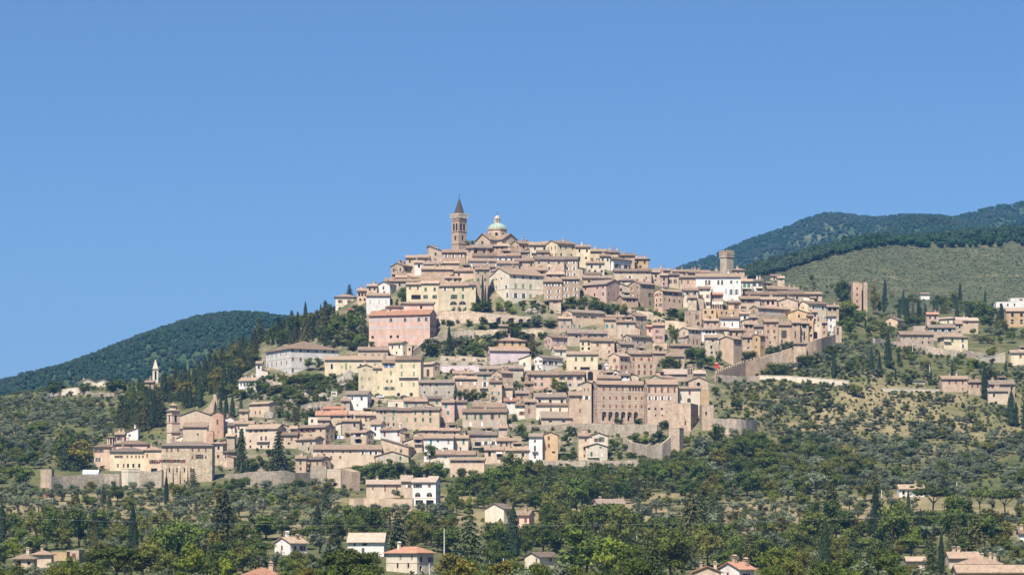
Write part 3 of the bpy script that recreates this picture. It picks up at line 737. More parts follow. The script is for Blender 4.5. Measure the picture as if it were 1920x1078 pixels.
def parse(line, go=True):
    """x0 x1 eave base colour roof [options] | label"""
    body,_,lab=line.partition('|'); tk=body.split(); kw=dict(lab=lab.strip() or None)
    x0,x1,ye,yb=map(float,tk[:4]); expl=[]; sexpl=[]; belt=[]; balc=[]
    for o in tk[6:]:
        k,v=o[0],o[1:]
        if k in 'LR' and v[0].isdigit(): kw['side']=(k,float(v))
        elif k=='w': kw['rows']=[int(c) for c in v.split('/')] if v!='0' else []
        elif k=='s': kw['sty']=v[0]; kw['sc']=v[1] if len(v)>1 else 'b'
        elif k=='F': kw['fr']=v or 's'
        elif k=='d': kw['dep']=float(v)
        elif k=='t': kw['theta']=float(v)
        elif k=='x': kw['exact']=True
        elif k=='k': kw['chim']=int(v)
        elif k=='r': kw['rk']=v
        elif k=='p': kw['pitch']=float(v)
        elif k=='n': nm,_,ct=v.partition(','); kw['name']=nm; kw['cat']=ct or nm.replace('_',' ')
        elif k in 'WZ':
            rg,wp,st,xs=v.split(':')[:4]; a_,b_=map(float,rg.split('-'))
            (expl if k=='W' else sexpl).append((a_,b_,float(wp),st[0],st[1] if len(st)>1 else 'b',[float(q) for q in xs.split(',')])+((st[2],) if len(st)>2 else ()))
        elif k=='b': belt.append(float(v))
        elif k=='B': balc.append(tuple(float(q) for q in v.split(',')))
        elif k=='N': kw['sidewin']=False
        elif k=='Q': kw['base']=float(v)
        elif k=='D': kw['dY']=float(v)
    if expl: kw['rows']=kw.get('rows') or []
    spec=dict(a=(x0,x1,ye,yb,tk[4],tk[5]),k=dict(expl=expl,sexpl=sexpl,belt=belt,balc=balc,**kw))
    return house(*spec['a'],**spec['k']) if go else spec
def order(specs):
    """a house whose eave shows lower than its neighbour's stands in front of it: step the rear one back up the slope"""
    for s in specs:
        x0,x1,ye,yb=s['a'][:4]; k=s['k']; sd_=k.get('side'); ybe=yb if k.get('exact') else max(yb+2,ye+24)
        pc={'L':x0,'R':x1}.get(sd_ and sd_[0],(x0+x1)/2); s['Y']=hit(pc,k.get('base') or ybe)+k.get('dY',0); s['Y0']=s['Y']
    for _ in range(4):
        for i in specs:
            for j in specs:
                if i is j: continue
                ax0,ax1,aye,ayb=i['a'][:4]; bx0,bx1,bye,byb=j['a'][:4]
                if min(ax1,bx1)-max(ax0,bx0)<.25*min(ax1-ax0,bx1-bx0): continue
                if aye>bye+4 and aye<byb+4 and j['Y']<i['Y']+4.5: j['Y']=min(j['Y0']+28,i['Y']+4.5)
    for s in specs: s['k']['dY']=s['k'].get('dY',0)+s['Y']-s['Y0']
# ------------------------------------------------------------------ the town, house by house
# x0 x1 eave base colour roof options | label      (photo pixels; the depth comes from the slope the house stands on)
TOWN='''
# skyline, left of the bell tower
761 805 484 500 P e w3 sd d8
804 829 470 494 P sr w1/1 sd L4
806 817 464 475 B f w2 sd k0 | small dark open roof loggia at the top of the stepped skyline houses
829 873 474 494 T e w3 sow k1 | long tan house with white shutters at the foot of the brick bell tower
794 829 496 514 G e w2 sdg
777 794 493 505 W e w1 sd
756 777 499 518 T e L24 w2/1 sd
832 860 494 503 P e w0 k1
852 896 509 526 P e L0.1 w3/2 sd
735 760 515 524 B e w2 sd
790 850 506 514 T e w0
874 888 465 490 P s w1
# below the church
887 927 465 482 T e L12 w3 sd
926 958 462 471 T h w3 sd
943 965 473 484 P e w2 sd | small house with a striped orange awning below the domed church
973 1010 457 472 P e L15 w2 sd | pale house with a blank white gable beside the domed church
992 1030 460 478 C e w2/1 sdb B1001,474,10
1007 1030 474 484 P e w1
1045 1080 457 500 Y e L21 t32 w3/2 sd k1 p.34 | tall pale yellow house with a bright gable on the hilltop skyline
1079 1107 464 500 Y e w2/2 sd k1 | lower pale yellow wing with a tall white chimney on the hilltop skyline
1106 1138 472 492 Y e w2/1 so
1125 1144 481 494 C e w2 sd
1150 1189 486 505 W h L22 W495-502:6:ok:1158,1177 B1168,503,36 | white house with two big shuttered balcony windows at the end of the hilltop
1188 1216 486 504 O h R2 w2/1 sd
1100 1133 494 514 C e w2/3 sd
1097 1128 515 524 W e w1
1094 1148 522 533 B e w3 sd
1003 1058 487 519 B e L3 w3/3/2 soy F
1058 1083 487 521 G e R4 w2/2/2 sow F
886 931 481 491 W e w2 sd
932 975 481 494 W e w4 sd
880 931 490 510 W e L2 w3 sd | white rendered house with a curved front below the domed church
932 972 495 511 W e w3 sd
888 928 501 512 P e w3 scu
930 970 506 518 G e w2 sd
985 1025 508 517 T e w2 sd
1025 1058 515 524 P e w2 sd
960 990 474 484 T e w2 sd
966 1004 490 505 T e w2/1 sd
# palazzo row
955 1021 515 570 C e L38 t30 k1 b541 W517-521:4:d:965,981,995,1008 W531-539:4:cs:967,981,995 W533-541:6:cw:1009 W549-558:6:ow:967,982 W550-558:5:cs:995,1008 Z531-538:3:cs:930 Z534-541:4:ow:925,949 Z549-557:4:ow:951 Z518-521:3:d:925,930,940 npalazzo,palazzo | large cream palazzo with a broad gable end and green shutters in mid town
1020 1054 529 565 T e w3/2/2 sow F | brown rubble stone house leaning against the cream palazzo
1054 1087 524 563 T e w2/2/2 sow F | tan stone house with a patched white front beside the rosy corner house
1093 1137 533 569 D e R32 t40 w4/3/2 sdb d10 | dusty pink corner house above the garden hedge in mid town
891 917 506 558 T e w2/2/1/1 scg
880 892 535 582 Y e w1/1/1 scg d6
629 665 557 584 C h L2 x k0 W562-568:4:od:638,655 W575-583:8:ad:638 W575-579:4:d:655 b572 nvilla,villa | small isolated cream villa beside a tall fir at the left edge of the hilltop
670 689 546 568 P e w3/2 sd
688 707 537 566 P e w2/2/1 sd
708 731 533 553 W g R14 w1/1 sd Q556 | narrow whitish gabled house with a shadowed flank above the low white house
687 731 555 581 W e W562-569:3:cy:694,711,724 k0 | long low plain white house above the salmon pink palazzo
722 816 528 543 G e w5 sd
742 790 521 531 B e w3 sd
762 791 534 572 Y e w2/2 sg W553-561:18:dd:780
790 823 532 582 Y e W539-546:4:cg:798,815 W553-560:4:og:798,815 W566-569:3:d:800,815 | buff yellow house with green shutters joined to the lunette house
823 884 536 582 Y e R8 W539-544:4:ow:825,834 W539-545:4:cg:851,868 W552-560:6:og:851 W553-562:4:cg:825 W552-560:4:cg:868 W564-571:14:ak:850,867 k1 | buff yellow house with two dark lunette arches above the ivy wall
835 860 522 531 P e w2 sd
690 806 590 645 K e R11 t17 p.5 rr b616 k1 W595-601:5:cy:697,706,719,745,772 W595-602:5:oy:732,759,785,799 W609-616:5:cy:697,706,719,732,745,759,772,785,799 W627-632:5:dd:697,732,745 W628-632:5:cy:719,759,772 npalazzo,palazzo | large salmon pink palazzo with three rows of blue grey shuttered windows
725 757 576 589 K h w2 sy F d5 Q647 D5 k0 nattic_block,attic | hipped salmon pink attic block on the pink palazzo roof
757 813 570 583 K e w1 sd d5 Q647 D8.5 k0 nattic_block,attic | long salmon pink attic with a red roof behind the pink palazzo
# left middle
671 727 657 672 P e W663-669:4:adw:685,699,711,723 | long low house with four white framed arched windows above the yellow row
727 755 643 668 C e R8 t40 w2/1 sd | square cream turret house with a dark shaded flank below the pink palazzo
763 772 648 668 P f R4 w1 sd
609 741 675 706 Y e L1 k1 W682-692:4:dkw:622,676 W685-690:3:cs:641,657 W681-693:4:cs:649 W681-690:4:cs:703 W700-704:3:d:618,628,641 | long pale yellow building with white framed windows beside the plane trees
672 699 688 737 Y g w1/2/2 scs | narrow yellow gabled house in the yellow terrace under the long pale building
699 717 691 737 Y e w1/1/1 scs
717 741 681 740 Y e W682-689:7:cu:724,734 W695-703:4:cs:733 W712-717:4:as:726,734 W725-731:7:os:726,735 | tall yellow house with two blue top windows in the yellow terrace
741 789 675 742 Y e R4 k1 W683-690:4:cs:753,776 W696-705:4:cs:753,776 W717-724:4:cs:753,776 W736-742:6:dk:747,771 B766,707,37 | broad yellow house with a full width balcony at the end of the yellow terrace
789 812 683 707 P e R12 t42 W691-705:6:ab:802 | small house with a tall arched brown door and an ivy covered flank
785 851 718 748 G e W720-724:3:d:792,807,819 W733-737:3:d:796,818,842 d8 k0 | plain rough stone building with small square windows beside the yellow terrace
849 888 701 710 P e w3 sd
853 896 711 737 T e W715-722:4:cw:864,890 W729-735:5:od:874,891 d8
895 921 702 736 P e W703-712:5:ct:909 W716-725:5:ow:909 B907,727,16
940 962 700 728 P e L17 t35 w1/1 sct
918 941 717 758 B e w1/2/1 sct
942 961 728 740 P e w1
967 991 738 753 T e w1/1 scb
899 981 692 702 G e w2 sd
919 993 658 684 L e L5 x k0 W667-669:5:cw:929,956,979 W675-677:5:cw:929,943 W677-684:5:cw:929,943 W676-684:4:dk:955 nhouse,house | long lilac pink house with faded white shutters on the middle terraces
935 985 639 654 O h L8 W640-647:4:cg:946,961,975 k1 | ochre hip roofed house with three green shuttered windows above the lilac house
973 996 673 699 C sl W680-687:4:cg:983 k0 | small cream house with one green shutter at the corner of the lilac house
1017 1056 671 699 W e L16 t38 k0 b684 W676-683:4:ok:1021,1033 W676-683:4:cg:1043 W692-698:4:dk:1021,1034 W693-698:4:cg:1050 | white three floor house with a blank cream gable beside the lilac house
1040 1062 656 670 C e L6 w1 scg
1062 1121 665 699 Y e W670-677:4:cg:1080,1096,1110 W688-693:18:dk:1097 W688-692:4:d:1079 | peach house with three green shutters above the arched terrace
1034 1088 633 654 D e L14 t32 W637-643:3:cu:1046,1059,1079 W650-652:6:d:1046,1077 | dusty pink house with three slim windows and a pale roof
1088 1109 638 657 Y e w2/2 sd
1064 1139 626 639 G e W630-637:4:ok:1091,1104 W629-633:4:d:1081,1116,1129
1108 1152 640 668 B e w2/2 scb
990 1048 703 728 K e L6 W706-711:4:cg:1004,1016,1038 W717-723:4:cg:1004,1016 k1 | rust pink row house with green shutters behind the slim cypress
1048 1096 703 732 P e W706-712:5:ok:1054,1069,1086 W719-724:5:oy:1055,1069,1086 k1 | pinkish row house with open shutters above the arcaded convent's small wing
1003 1062 745 758 C e L4 w3 sd
1005 1070 760 780 C e W765-771:4:cb:1033,1050 p.2
1015 1072 783 795 P s W788-791:6:d:1032,1057 k0 Q797
1067 1109 742 792 V e L2 W745-751:3:cb:1088,1104 W766-773:3:cb:1088,1104 W784-791:4:ab:1096 d12 k0 | tall bare brown stone wing with few windows beside the arcaded convent
# centre right
1072 1136 586 618 P e L17 t30 W592-595:5:ok:1085,1099,1113 W591-594:3:d:1086 W608-614:3:ct:1077,1087,1114,1129 b615 | large beige house with a low gable and teal shutters in the centre of the slope
1047 1071 598 617 D e w1/2 sct
1134 1155 600 627 P e W608-615:4:ct:1138,1148 k0
1137 1171 595 604 P e w2 sd
1156 1191 605 633 P e W607-614:4:ct:1177 W627-631:3:d:1166
1191 1213 593 629 B e L18 t38 W595-602:3:cb:1204 W608-615:4:ct:1204
1184 1224 632 657 B e L15 t34 W639-643:4:dkw:1196,1210 k0 | beige house with a gable end and two bright small windows in the middle slope
1224 1246 610 640 D s W619-624:3:od:1232 W630-635:3:od:1232,1239
1213 1225 613 628 K e rr w1 d5
1163 1189 646 666 B e L11 w1/1 scb
1290 1315 618 652 B e L15 t35 W620-624:3:dk:1300,1307 W636-645:3:cb:1301,1308
1316 1343 619 632 W e W620-625:4:du:1325,1331,1338 k1
1343 1366 618 647 Y e W620-626:4:ok:1353
1322 1347 633 668 B s w1/1/1 sdu
1350 1375 635 684 P g R17 t42 w0 x d12 | pale gabled tower house with a blank face above the battlemented ramp wall
1392 1412 633 662 B e w1/1 sd
1425 1436 630 668 O e L13 t45 w2/1 sdb | orange peach corner house beside the green hedge and ramp wall
1320 1347 602 613 D e w2 scb
1352 1386 598 614 W e W604-611:3:cb:1358,1373 | white house with a softly curved front below the white arched palace
1317 1343 579 602 O f w2/1 sd
1296 1316 582 612 B f L11 W590-598:3:od:1307 W603-610:6:ab:1310
1341 1386 581 597 O f W584-589:3:dk:1342,1353,1362,1375
1180 1224 664 681 B e L8 W670-676:4:cb:1188,1203,1217
1224 1249 663 682 T e w1/1 scb
1249 1283 669 685 P e w2 scb
1161 1182 668 696 P e L19 t42 W671-677:4:cb:1166,1174 W685-692:4:cb:1166,1174 | house with dark red shutters and a whitish gable above the little belfry
1190 1230 679 707 P f L7 W683-690:4:cb:1198,1209,1221 W694-702:4:cb:1198,1209,1221 | boxy beige house with six dark red shuttered windows
1245 1289 701 709 G s w0 rp Q716 k0
1301 1323 700 710 G s w0 rp
1240 1268 709 718 G e L21 t38 w3 sd
1142 1165 698 708 W g w1 sd
1162 1181 704 714 W e w2 sd
1120 1163 710 718 P e w1
1125 1142 700 712 B e w1
# right upper
1152 1221 509 529 P e L2 W510-513:3:dk:1164,1182,1196,1214 W517-522:5:ow:1181 W518-523:3:cb:1212 d8
1162 1193 526 535 C h w2 sct
1200 1229 533 578 T e L20 t38 W534-539:4:ct:1208,1219 W548-555:4:ok:1220 W563-571:3:cg:1220 | tall half ruined looking stone house with a bright yellow patch
1188 1200 546 557 O e w1 sdb d5
1150 1178 537 553 G g w1 sd
1167 1197 559 578 T e L8 W560-566:3:dk:1177,1182,1189
1222 1238 511 532 P e w1/1 sd
1238 1252 517 538 D e w1/1 sdg
1251 1273 516 535 P e W517-520:3:d:1257,1266 W524-531:3:ok:1257,1266
1274 1305 521 538 V e W525-532:3:cg:1278 W526-532:3:cb:1290
1242 1281 546 586 P e L14 t38 W547-552:4:ok:1247,1257,1269 W557-563:3:cs:1247 W560-565:3:cg:1265,1276 W559-564:3:dk:1256 W576-580:4:dk:1258 | large pinkish house with a high blank gable in the right of the town
1281 1309 545 578 C e W547-553:5:oy:1289,1303 W560-566:3:cg:1289 W562-569:3:cg:1303
1309 1332 542 577 C e W543-546:3:dk:1315,1327 W553-559:3:ok:1315,1327 W566-573:5:ok:1315,1328 | cream house with three rows of dark shutters below the white arched palace
1332 1356 553 579 D e rr W555-560:3:ok:1338,1344,1350 | house with a red roof and a striped awning beside the cream house
1305 1389 520 558 W e k1 W525-534:4:aku:1324,1330 W525-534:4:aku:1347,1354 W526-532:4:cg:1371 W527-531:3:cg:1382 W542-552:5:cyw:1361 W543-553:4:oyw:1371,1381 npalazzo,palazzo | long white palace with paired arched blue windows under the battlemented tower
1390 1411 528 552 C e W532-539:5:ct:1396,1404 W543-549:7:dk:1397 B1400,541,18
1411 1430 528 550 W e W531-537:4:ok:1414,1426 W543-549:5:ow:1425
1439 1476 543 552 P e w2 sd
1436 1448 531 538 T h w1
1463 1498 544 550 P e w0
1395 1507 553 564 B e w5 sd
1507 1541 552 566 P e w2 sd
1388 1425 561 582 P e W562-568:5:ok:1393,1404,1410 W574-579:5:ok:1394
1425 1457 562 576 D e W564-571:5:dy:1431,1440,1449
1457 1496 565 583 P g W563-568:4:cy:1479 w1
1515 1552 570 607 Y e L16 W572-579:4:ow:1526,1545 W574-580:4:cw:1536 W588-594:4:cw:1535,1546
1421 1486 578 598 T e L13 t30 W581-588:4:cy:1429,1444,1454,1464 W582-589:4:cb:1478 b590 | long brown brick building with faded windows in the right of the town
1478 1515 586 607 O g L0.1 R8 w1 sd | bright orange ochre house with a long sloping roof edge near the gate
1523 1533 585 605 D s w1/1 sdb d6
1551 1573 576 586 T e W577-583:6:dk:1556,1565
1552 1567 594 625 W h W597-602:3:dk:1558 W609-614:3:dk:1558 W621-625:4:ad:1556,1563 b590 k0 | slim white tower house at the right end of the town
1433 1459 604 650 T e R1 w2/2/2/1 scb
1460 1486 610 650 T e W619-634:10:ck:1470 W637-643:3:d:1466
1485 1500 606 648 T e W607-612:4:dk:1491 W621-634:3:ck:1491
1500 1516 607 643 B e W608-615:8:dk:1508 W622-638:3:dk:1508
1515 1525 593 641 O e w1/1/1 sd d5
1540 1551 606 631 T e w1/1 scb d6
1385 1406 589 606 W e w1/1 sd
1397 1414 609 631 T e W609-615:4:dk:1400,1408 k0
1414 1435 613 635 T e W621-626:7:ow:1423
1366 1398 620 634 B e w3 sd
1366 1389 568 583 P e W570-579:4:ob:1381
1445 1460 518 527 P e w1 sd x Q527 | small lone pinkish house on the olive slope behind the town
1458 1471 522 528 P e w1 sd
1258 1290 510 519 P e w2 sd
1290 1331 512 520 P e w2 sd
1331 1350 513 522 B e w1
1224 1257 508 516 D e w2 sd
1376 1396 507 518 P h w1 sd
1140 1160 474 482 P e w1
1160 1190 480 489 T e w2
# left slope
545 632 654 700 W h L55 t28 p.36 k2 b671 b690 W655-659:4:dk:549,563,577,592,607,622 W669-676:4:cb:549,563 W690-698:4:ab:549,602 Z660-664:2:dk:494,503,512,523,535 Z674-682:2:cb:494,503,513,524,536 Z694-701:2:cb:494,503,513,524,536 nconvent,convent | great white convent with a deep shaded eave on the wooded left shoulder
480 491 682 708 W e w1/1 sd d7
447 481 714 730 W e R10 W717-723:3:dk:451,457,463,468,475 | low white annex with five dark windows under the white convent
464 505 757 782 P e R15 t38 W757-761:3:db:486 W769-775:3:cb:477,486,509 k0 | pinkish house with a sloping gable on the shrubby slope left of centre
449 465 772 783 P e w1 scb
439 476 795 810 C e w2 scb
459 520 804 840 P e R12 W805-810:3:ok:468,479 W803-809:3:ok:489,498 W817-825:3:dk:489,498 W824-828:3:d:468 W834-839:4:d:468,489,503 B493,827,26 | pale house with a long white balcony behind the park cedars
510 545 800 815 G g w2 sd
557 610 801 834 P e R16 t36 W804-809:6:ob:563,574,585 W804-809:3:d:601 W828-832:4:d:612 k0 | pinkish house with a brown gable end and four windows in a row
578 603 782 797 C f w2 sd
592 650 779 788 B e w3 sd rr
520 557 816 836 P e w2/1 scb
541 592 824 852 B e R13 t38 w3/2/2 sd
587 715 843 874 P e L1 W845-849:3:cb:604,624,643,657 W854-859:4:cb:621,638 W846-852:4:ow:680,695,705 k0 | very long low house with pale render above the round park trees
554 574 860 886 P e w1/1 scg
574 603 861 884 P e R16 t40 w2/1 scg
645 689 740 769 W e R6 W744-749:3:db:660 W744-750:4:db:678 W757-761:3:dkw:670 W756-763:6:d:654 k0 | greyish white house with a shaded flank below the yellow terrace
655 709 779 805 B e W782-790:4:cb:686,701 w2/1 scb
640 674 790 806 G e w2 sd
695 714 796 822 W e R8 w1/1 sdb
656 687 811 836 P e R13 t40 W812-818:10:ow:671 W823-830:12:dk:672 B670,821,14
705 745 769 803 P e W769-776:4:ab:715,722 W769-778:4:ct:738 W781-787:3:ct:721,737 W793-798:3:d:728,738 k0
745 773 770 803 P e W770-774:3:d:755 W783-791:3:cs:763
773 824 769 808 P e W771-777:3:cg:779,793 W769-779:4:cg:807 W783-790:4:cg:779,793 W783-792:4:cg:807 k1 | pink house with three tall green shuttered windows in the lower town
727 758 752 765 C f w1 sd
757 801 753 767 P e w3 sct
801 828 748 767 B e W751-757:5:ct:819
828 852 755 790 D e W757-764:5:ct:836 W770-777:5:ct:840
852 875 755 782 D e W756-767:4:cy:859
867 950 773 802 P e R3 k1 W776-786:4:cg:875,891 W776-786:6:cg:902 W776-786:6:ck:923 W777-783:3:ck:936 W791-799:4:cw:882,904 W792-799:4:cy:923,936 | long pinkish house with tall green shutters in the lower centre
880 932 816 840 B e W818-823:3:cy:899,911 W828-834:6:ow:911,925 W828-836:12:dk:896 B896,838,20 k1
713 752 806 824 W e R11 t40 W808-817:4:cb:720,747
714 766 838 853 P sr R10 w2 sb d9 Q860 p.33 | pale house with a long single roof slope running down beside the blank gable
749 776 830 838 P sl w1 Q845 k0
704 766 855 869 B g W854-861:4:cy:718 W855-862:4:cg:751 x p.3 | low stone gable house with one green shutter above the round park trees
776 792 824 844 P e W824-830:10:dk:784 B784,832,14
791 822 807 818 P e w2 sg
823 862 808 817 P e w2 sd
795 850 822 858 W e R1 k0 W824-833:4:ct:808 W824-829:4:ct:821 W823-832:4:cs:841 W840-846:4:cg:808,820 W839-845:5:ok:835 B807,835,16 | long white house with green shutters near the foot of the town
850 878 822 850 C e W823-833:4:ct:869 W838-845:4:cg:863
818 891 853 864 C e w2 scs
844 908 863 890 P e W863-866:3:cg:872,898 d7 k0 | plain beige house behind young trees at the foot of the town
931 968 827 840 P e W828-837:4:cb:940 W830-837:3:db:950,957
909 944 844 861 P e W846-855:5:dk:918 W848-856:9:ak:936 | beige house with a pale pink sun awning at the foot of the town
948 992 845 862 P e w2 sd
992 1017 819 866 W e R2 W824-829:4:cb:1003 W835-846:4:ab:1003 W851-859:4:cb:1003 B1003,846,11 k0 | tall narrow white house with a small iron balcony at the foot of the town
1017 1046 815 862 O g p.42 W818-825:4:ab:1029 W832-839:4:cb:1029 W846-849:6:d:1038 k0 | tall tan gabled house with a shallow arched window beside the tall white house
1085 1108 818 864 P e L2 w1/1/1 scb
1104 1140 817 864 C g W819-828:5:og:1128 w1 k0
1098 1139 837 864 C g x p.3 W835-840:4:cg:1103,1126 W847-855:4:cg:1109 W849-856:3:cw:1129 B1112,857,22 k0 | cream gabled house with green shutters at the lower edge of the town
967 986 761 784 C e W760-764:3:d:971,983 W771-778:5:ob:979
984 1005 754 782 T e W755-760:3:d:991 W766-775:4:cb:992
945 969 752 763 W s rr w1
887 947 764 773 B e w3 sd
935 951 802 822 P s W804-811:4:cy:940
621 632 734 742 W f w1 x d5
571 582 732 740 W e w1 x d5
607 645 767 771 T e w0 rr d6
422 439 784 792 W g w0
427 440 798 808 C e w1
543 557 804 812 B e w1
1257 1296 649 656 T e w1 d6
1224 1251 643 655 P f w0 d5 x
1030 1052 563 568 B e w1
936 952 612 617 T e w0 d5
1168 1186 700 706 B e w1
640 656 752 760 B e w1 d6
596 618 788 795 P e w1
984 1000 720 728 T e w1
1290 1306 559 566 B e w1
1405 1421 596 604 P e w1
1236 1252 540 548 B e w1
# buttressed convent at lower left
303 398 836 905 B h x k1 p.36 W840-847:3:cb:313,322,334,361,373,386 W854-860:3:cb:361,386 W852-860:7:ok:374 W860-867:8:ob:290 W861-867:14:ob:312 W861-867:14:ob:331 W861-867:4:cb:346 W877-885:2:db:305,318,332,346,358 nconvent,convent | great buttressed stone convent with dark red shutters above the lower town wall
398 418 832 870 B h w1/1 sd d14 nhouse,house | pale corner block standing above the eave of the buttressed convent
418 427 848 873 B h R13 w1 scb d10
206 271 847 882 Y h x W853-858:6:ob:221 W853-858:3:cb:229,239,247,255,261,268 W869-876:3:cb:221,232 W869-876:4:db:240,250,261 k1 | peach yellow convent range with many small brown shutters
271 303 844 884 P h x W851-857:3:cb:276 W862-869:8:ob:288 W864-869:3:ob:297 W878-884:12:dk:289 k1
177 206 838 878 P h W842-848:4:ok:181,190 W858-865:4:ow:181,187 k0 x | peach end pavilion beside the dark umbrella pines
217 276 833 845 K h w1 k1
231 259 812 822 W sl w1 rr Q826
216 233 815 830 P e w1
322 343 811 830 P s W819-828:4:dk:325
331 350 821 832 Y g R12 w1 sb Q834
424 440 818 840 T e w0 N
'''
FORE='''
687 752 908 934 P e x W911-918:3:cb:699,744 W909-921:3:cb:722 rp k1 nfarmhouse,farmhouse | long pinkish farmhouse wing on a garden terrace below the town
752 773 903 933 P e x W909-914:7:ow:768 rp k0 d12 nfarmhouse,farmhouse | middle block of the terraced farmhouse with a small white window
773 817 904 947 W e R8 x b934 W907-914:8:ok:783 W908-913:5:cb:805 W923-931:11:ad:783,805 W937-946:14:dk:786,806 rp k1 nfarmhouse,farmhouse | white three floor end of the terraced farmhouse with two dark arches
803 820 898 908 P e R3 d5 w0 rp Q935 k0 nattic_block,attic | upper roof block rising behind the white farmhouse end
909 945 953 978 C g R16 t38 W971-975:3:d:938 p.42 k0 d12 nfarmhouse,farmhouse | pale stone farmhouse gable beside the giant cypress
966 992 966 988 K e R10 w2 scb d9 p.35 nfarmhouse,farmhouse | low brick red farm building behind the giant cypress
512 544 1017 1039 W g R30 t48 p.42 W1012-1016:3:d:527 W1022-1030:4:cb:527 k2 nhouse,house | small white gabled house under an umbrella pine
652 720 1017 1040 W e p.5 rp d11 W1017-1023:3:dk:665 W1017-1022:9:dk:684 W1027-1038:6:ak:681 k0 | white house with a broad pale roof and an arched door in the valley trees
722 782 1037 1074 C h R30 t40 rr p.42 W1040-1048:4:cs:750,772 W1054-1064:4:db:744,765 b1055 k1 nvilla,villa | square villa with a bright red hipped roof at the bottom of the view
984 1011 1043 1061 C g R38 t50 p.38 W1046-1053:3:cb:1006 k0 | small cream gabled house half hidden behind dark conifers
1120 1172 945 958 P e L7 t9 D-9 W947-954:4:cs:1147,1161 k1 x nfarmhouse,farmhouse | lone farmhouse with green shutters among the woods below the town
1300 1352 1072 1090 P g rr k2 p.4 W1076-1083:5:cw:1325 | grey rendered gable with a red tiled roof at the bottom edge
1350 1386 1066 1092 W g R30 t50 rr p.42 k2 W1073-1080:4:cb:1366 | white gabled house with a bright red roof at the bottom edge
1797 1876 1058 1074 C h R14 p.36 W1061-1069:4:cb:1800,1832,1851,1866 k3 | cream farmhouse with a hipped old tile roof at the lower right corner
1780 1838 1047 1060 P e w2 sd k2 d8 Q1066
1795 1960 1074 1098 P e w0 k0 p.34 d8 | long low tiled outbuilding along the lower right edge
1686 1733 917 931 W e w3 sd k1 x nvilla,villa | small white villa behind a cypress on the right lower slope
1700 1737 1052 1064 P e w0 d6 k0
25 63 1048 1062 P h w2 sd k1 | dark roofed house among trees at the lower left
62 96 1040 1058 P h w0 k1 | roof with a pale parapet beside the flat cream house at lower left
97 125 1034 1052 O f w0
125 148 1031 1052 P f R4 w1 scb | flat topped pinkish stair block among the lower left trees
458 520 1079 1096 C h rr w2 k1 | red roofed house showing only its roof at the bottom edge
1912 1945 1001 1014 W e w1 x
# right hillside
1887 1965 584 610 O e W587-594:5:du:1898,1915 W599-607:5:du:1898,1915 b604 k0 | ochre house with blue windows and a deep roof at the right edge
1868 1909 566 580 W f w3 sd nhouse,house | modern flat roofed white house on the right hillside
1895 1930 559 567 W f w1
1727 1743 552 562 W e w1 sd x | tiny white house in the olive grove high at the right
1786 1793 597 607 C h L28 w1 sd x rp d9 | white bungalow with a pale hipped roof between slim cypresses
1793 1834 602 610 P e w1 rp
1738 1760 590 600 D e rr w2 sd
1660 1683 600 614 P g R14 t40 w1 sd p.42 x | small stone gable house beside the dark cypress group
1688 1751 628 650 G e L2 k0 W632-635:2:d:1695,1709,1717,1731,1742 W639-644:3:d:1730,1742 | long grey white house along the upper right road
1741 1792 615 632 T e W616-622:6:oy:1754,1768,1781 | stone house with three grey shuttered windows on the right hillside
1792 1805 607 630 G s w1/1 sd
1770 1816 632 657 Y h L7 W634-641:4:cg:1786,1806 W645-652:4:ow:1807 B1776,640,14 x | pale yellow house with a wooden balcony on the right hillside
1712 1737 611 624 G f w0
1895 1935 662 676 Y e w1
1766 1816 711 733 V e W713-720:3:cb:1780,1792,1805 W727-731:3:cb:1805 | reddish brick farmhouse on the right slope beside the tall cypress
1816 1840 717 736 V e w2 scb
1855 1903 721 738 G e w4 sd
1853 1890 734 757 P e w2 sd x | whitish rendered farm building with an outside stair beside the big cypresses
147 181 717 724 C g p.4 w0 x k1 rp | cream gabled villa on the wooded ridge at the far left
181 206 716 724 C g p.35 w0 x k0 rp | pale villa wing on the wooded ridge at the far left
272 288 717 728 T e w1 sb x d5 | small brick building beside the pointed church spire
'''
_sp=[parse(l,False) for l in (TOWN+FORE).strip().splitlines() if l.strip() and not l.startswith('#')]
order(_sp)
for s_ in _sp: house(*s_['a'],**s_['k'])
# ------------------------------------------------------------------ landmarks built one by one
def spot(px,y,Y=None):
    Y=Y or hit(px,y); return wx(px,Y),Y,wz(y,Y),Y/F
def note(x0,x1,ye,yb,Y): HOUSES.append(dict(root=None,x0=x0,x1=x1,ye=ye,yb=yb,lab='-',Y=Y))
def facewin(root,face,wk): face.place(root,wk)
def box_tower(name,label,cat,px,yb,w,d,rot,h,col,faces,Y=None,base=-8):
    """square tower standing on its near corner; faces: windows per face 'f' and 'r'"""
    x,Yd,z,m=spot(px,yb,Y); root=empty(name,(x,Yd,z),rot); tag(root,label,cat)
    f=[Face((0,0,0),(1,0,0),(0,-1,0),w),Face((0,d,0),(0,-1,0),(-1,0,0),d),Face((w,0,0),(0,1,0),(1,0,0),d),Face((w,d,0),(-1,0,0),(0,1,0),w)]
    for k,u,zz,ww,hh,st,sc in faces: f[k].hole(u,zz,q2(ww),q2(hh),st,sc,'')
    mb=MB()
    for q in f: q.emit(mb,base,h)
    mb.quad((0,0,h),(w,0,h),(w,d,h),(0,d,h))
    mb.build('wall',[wall_mat(col)],root)
    for q in f: q.place(root,col)
    return root,x,Yd,z,m
def ring(mb,w,d,z0,z1,o,mat=0): mb.box(-o,-o,z0,w+o,d+o,z1,mat)

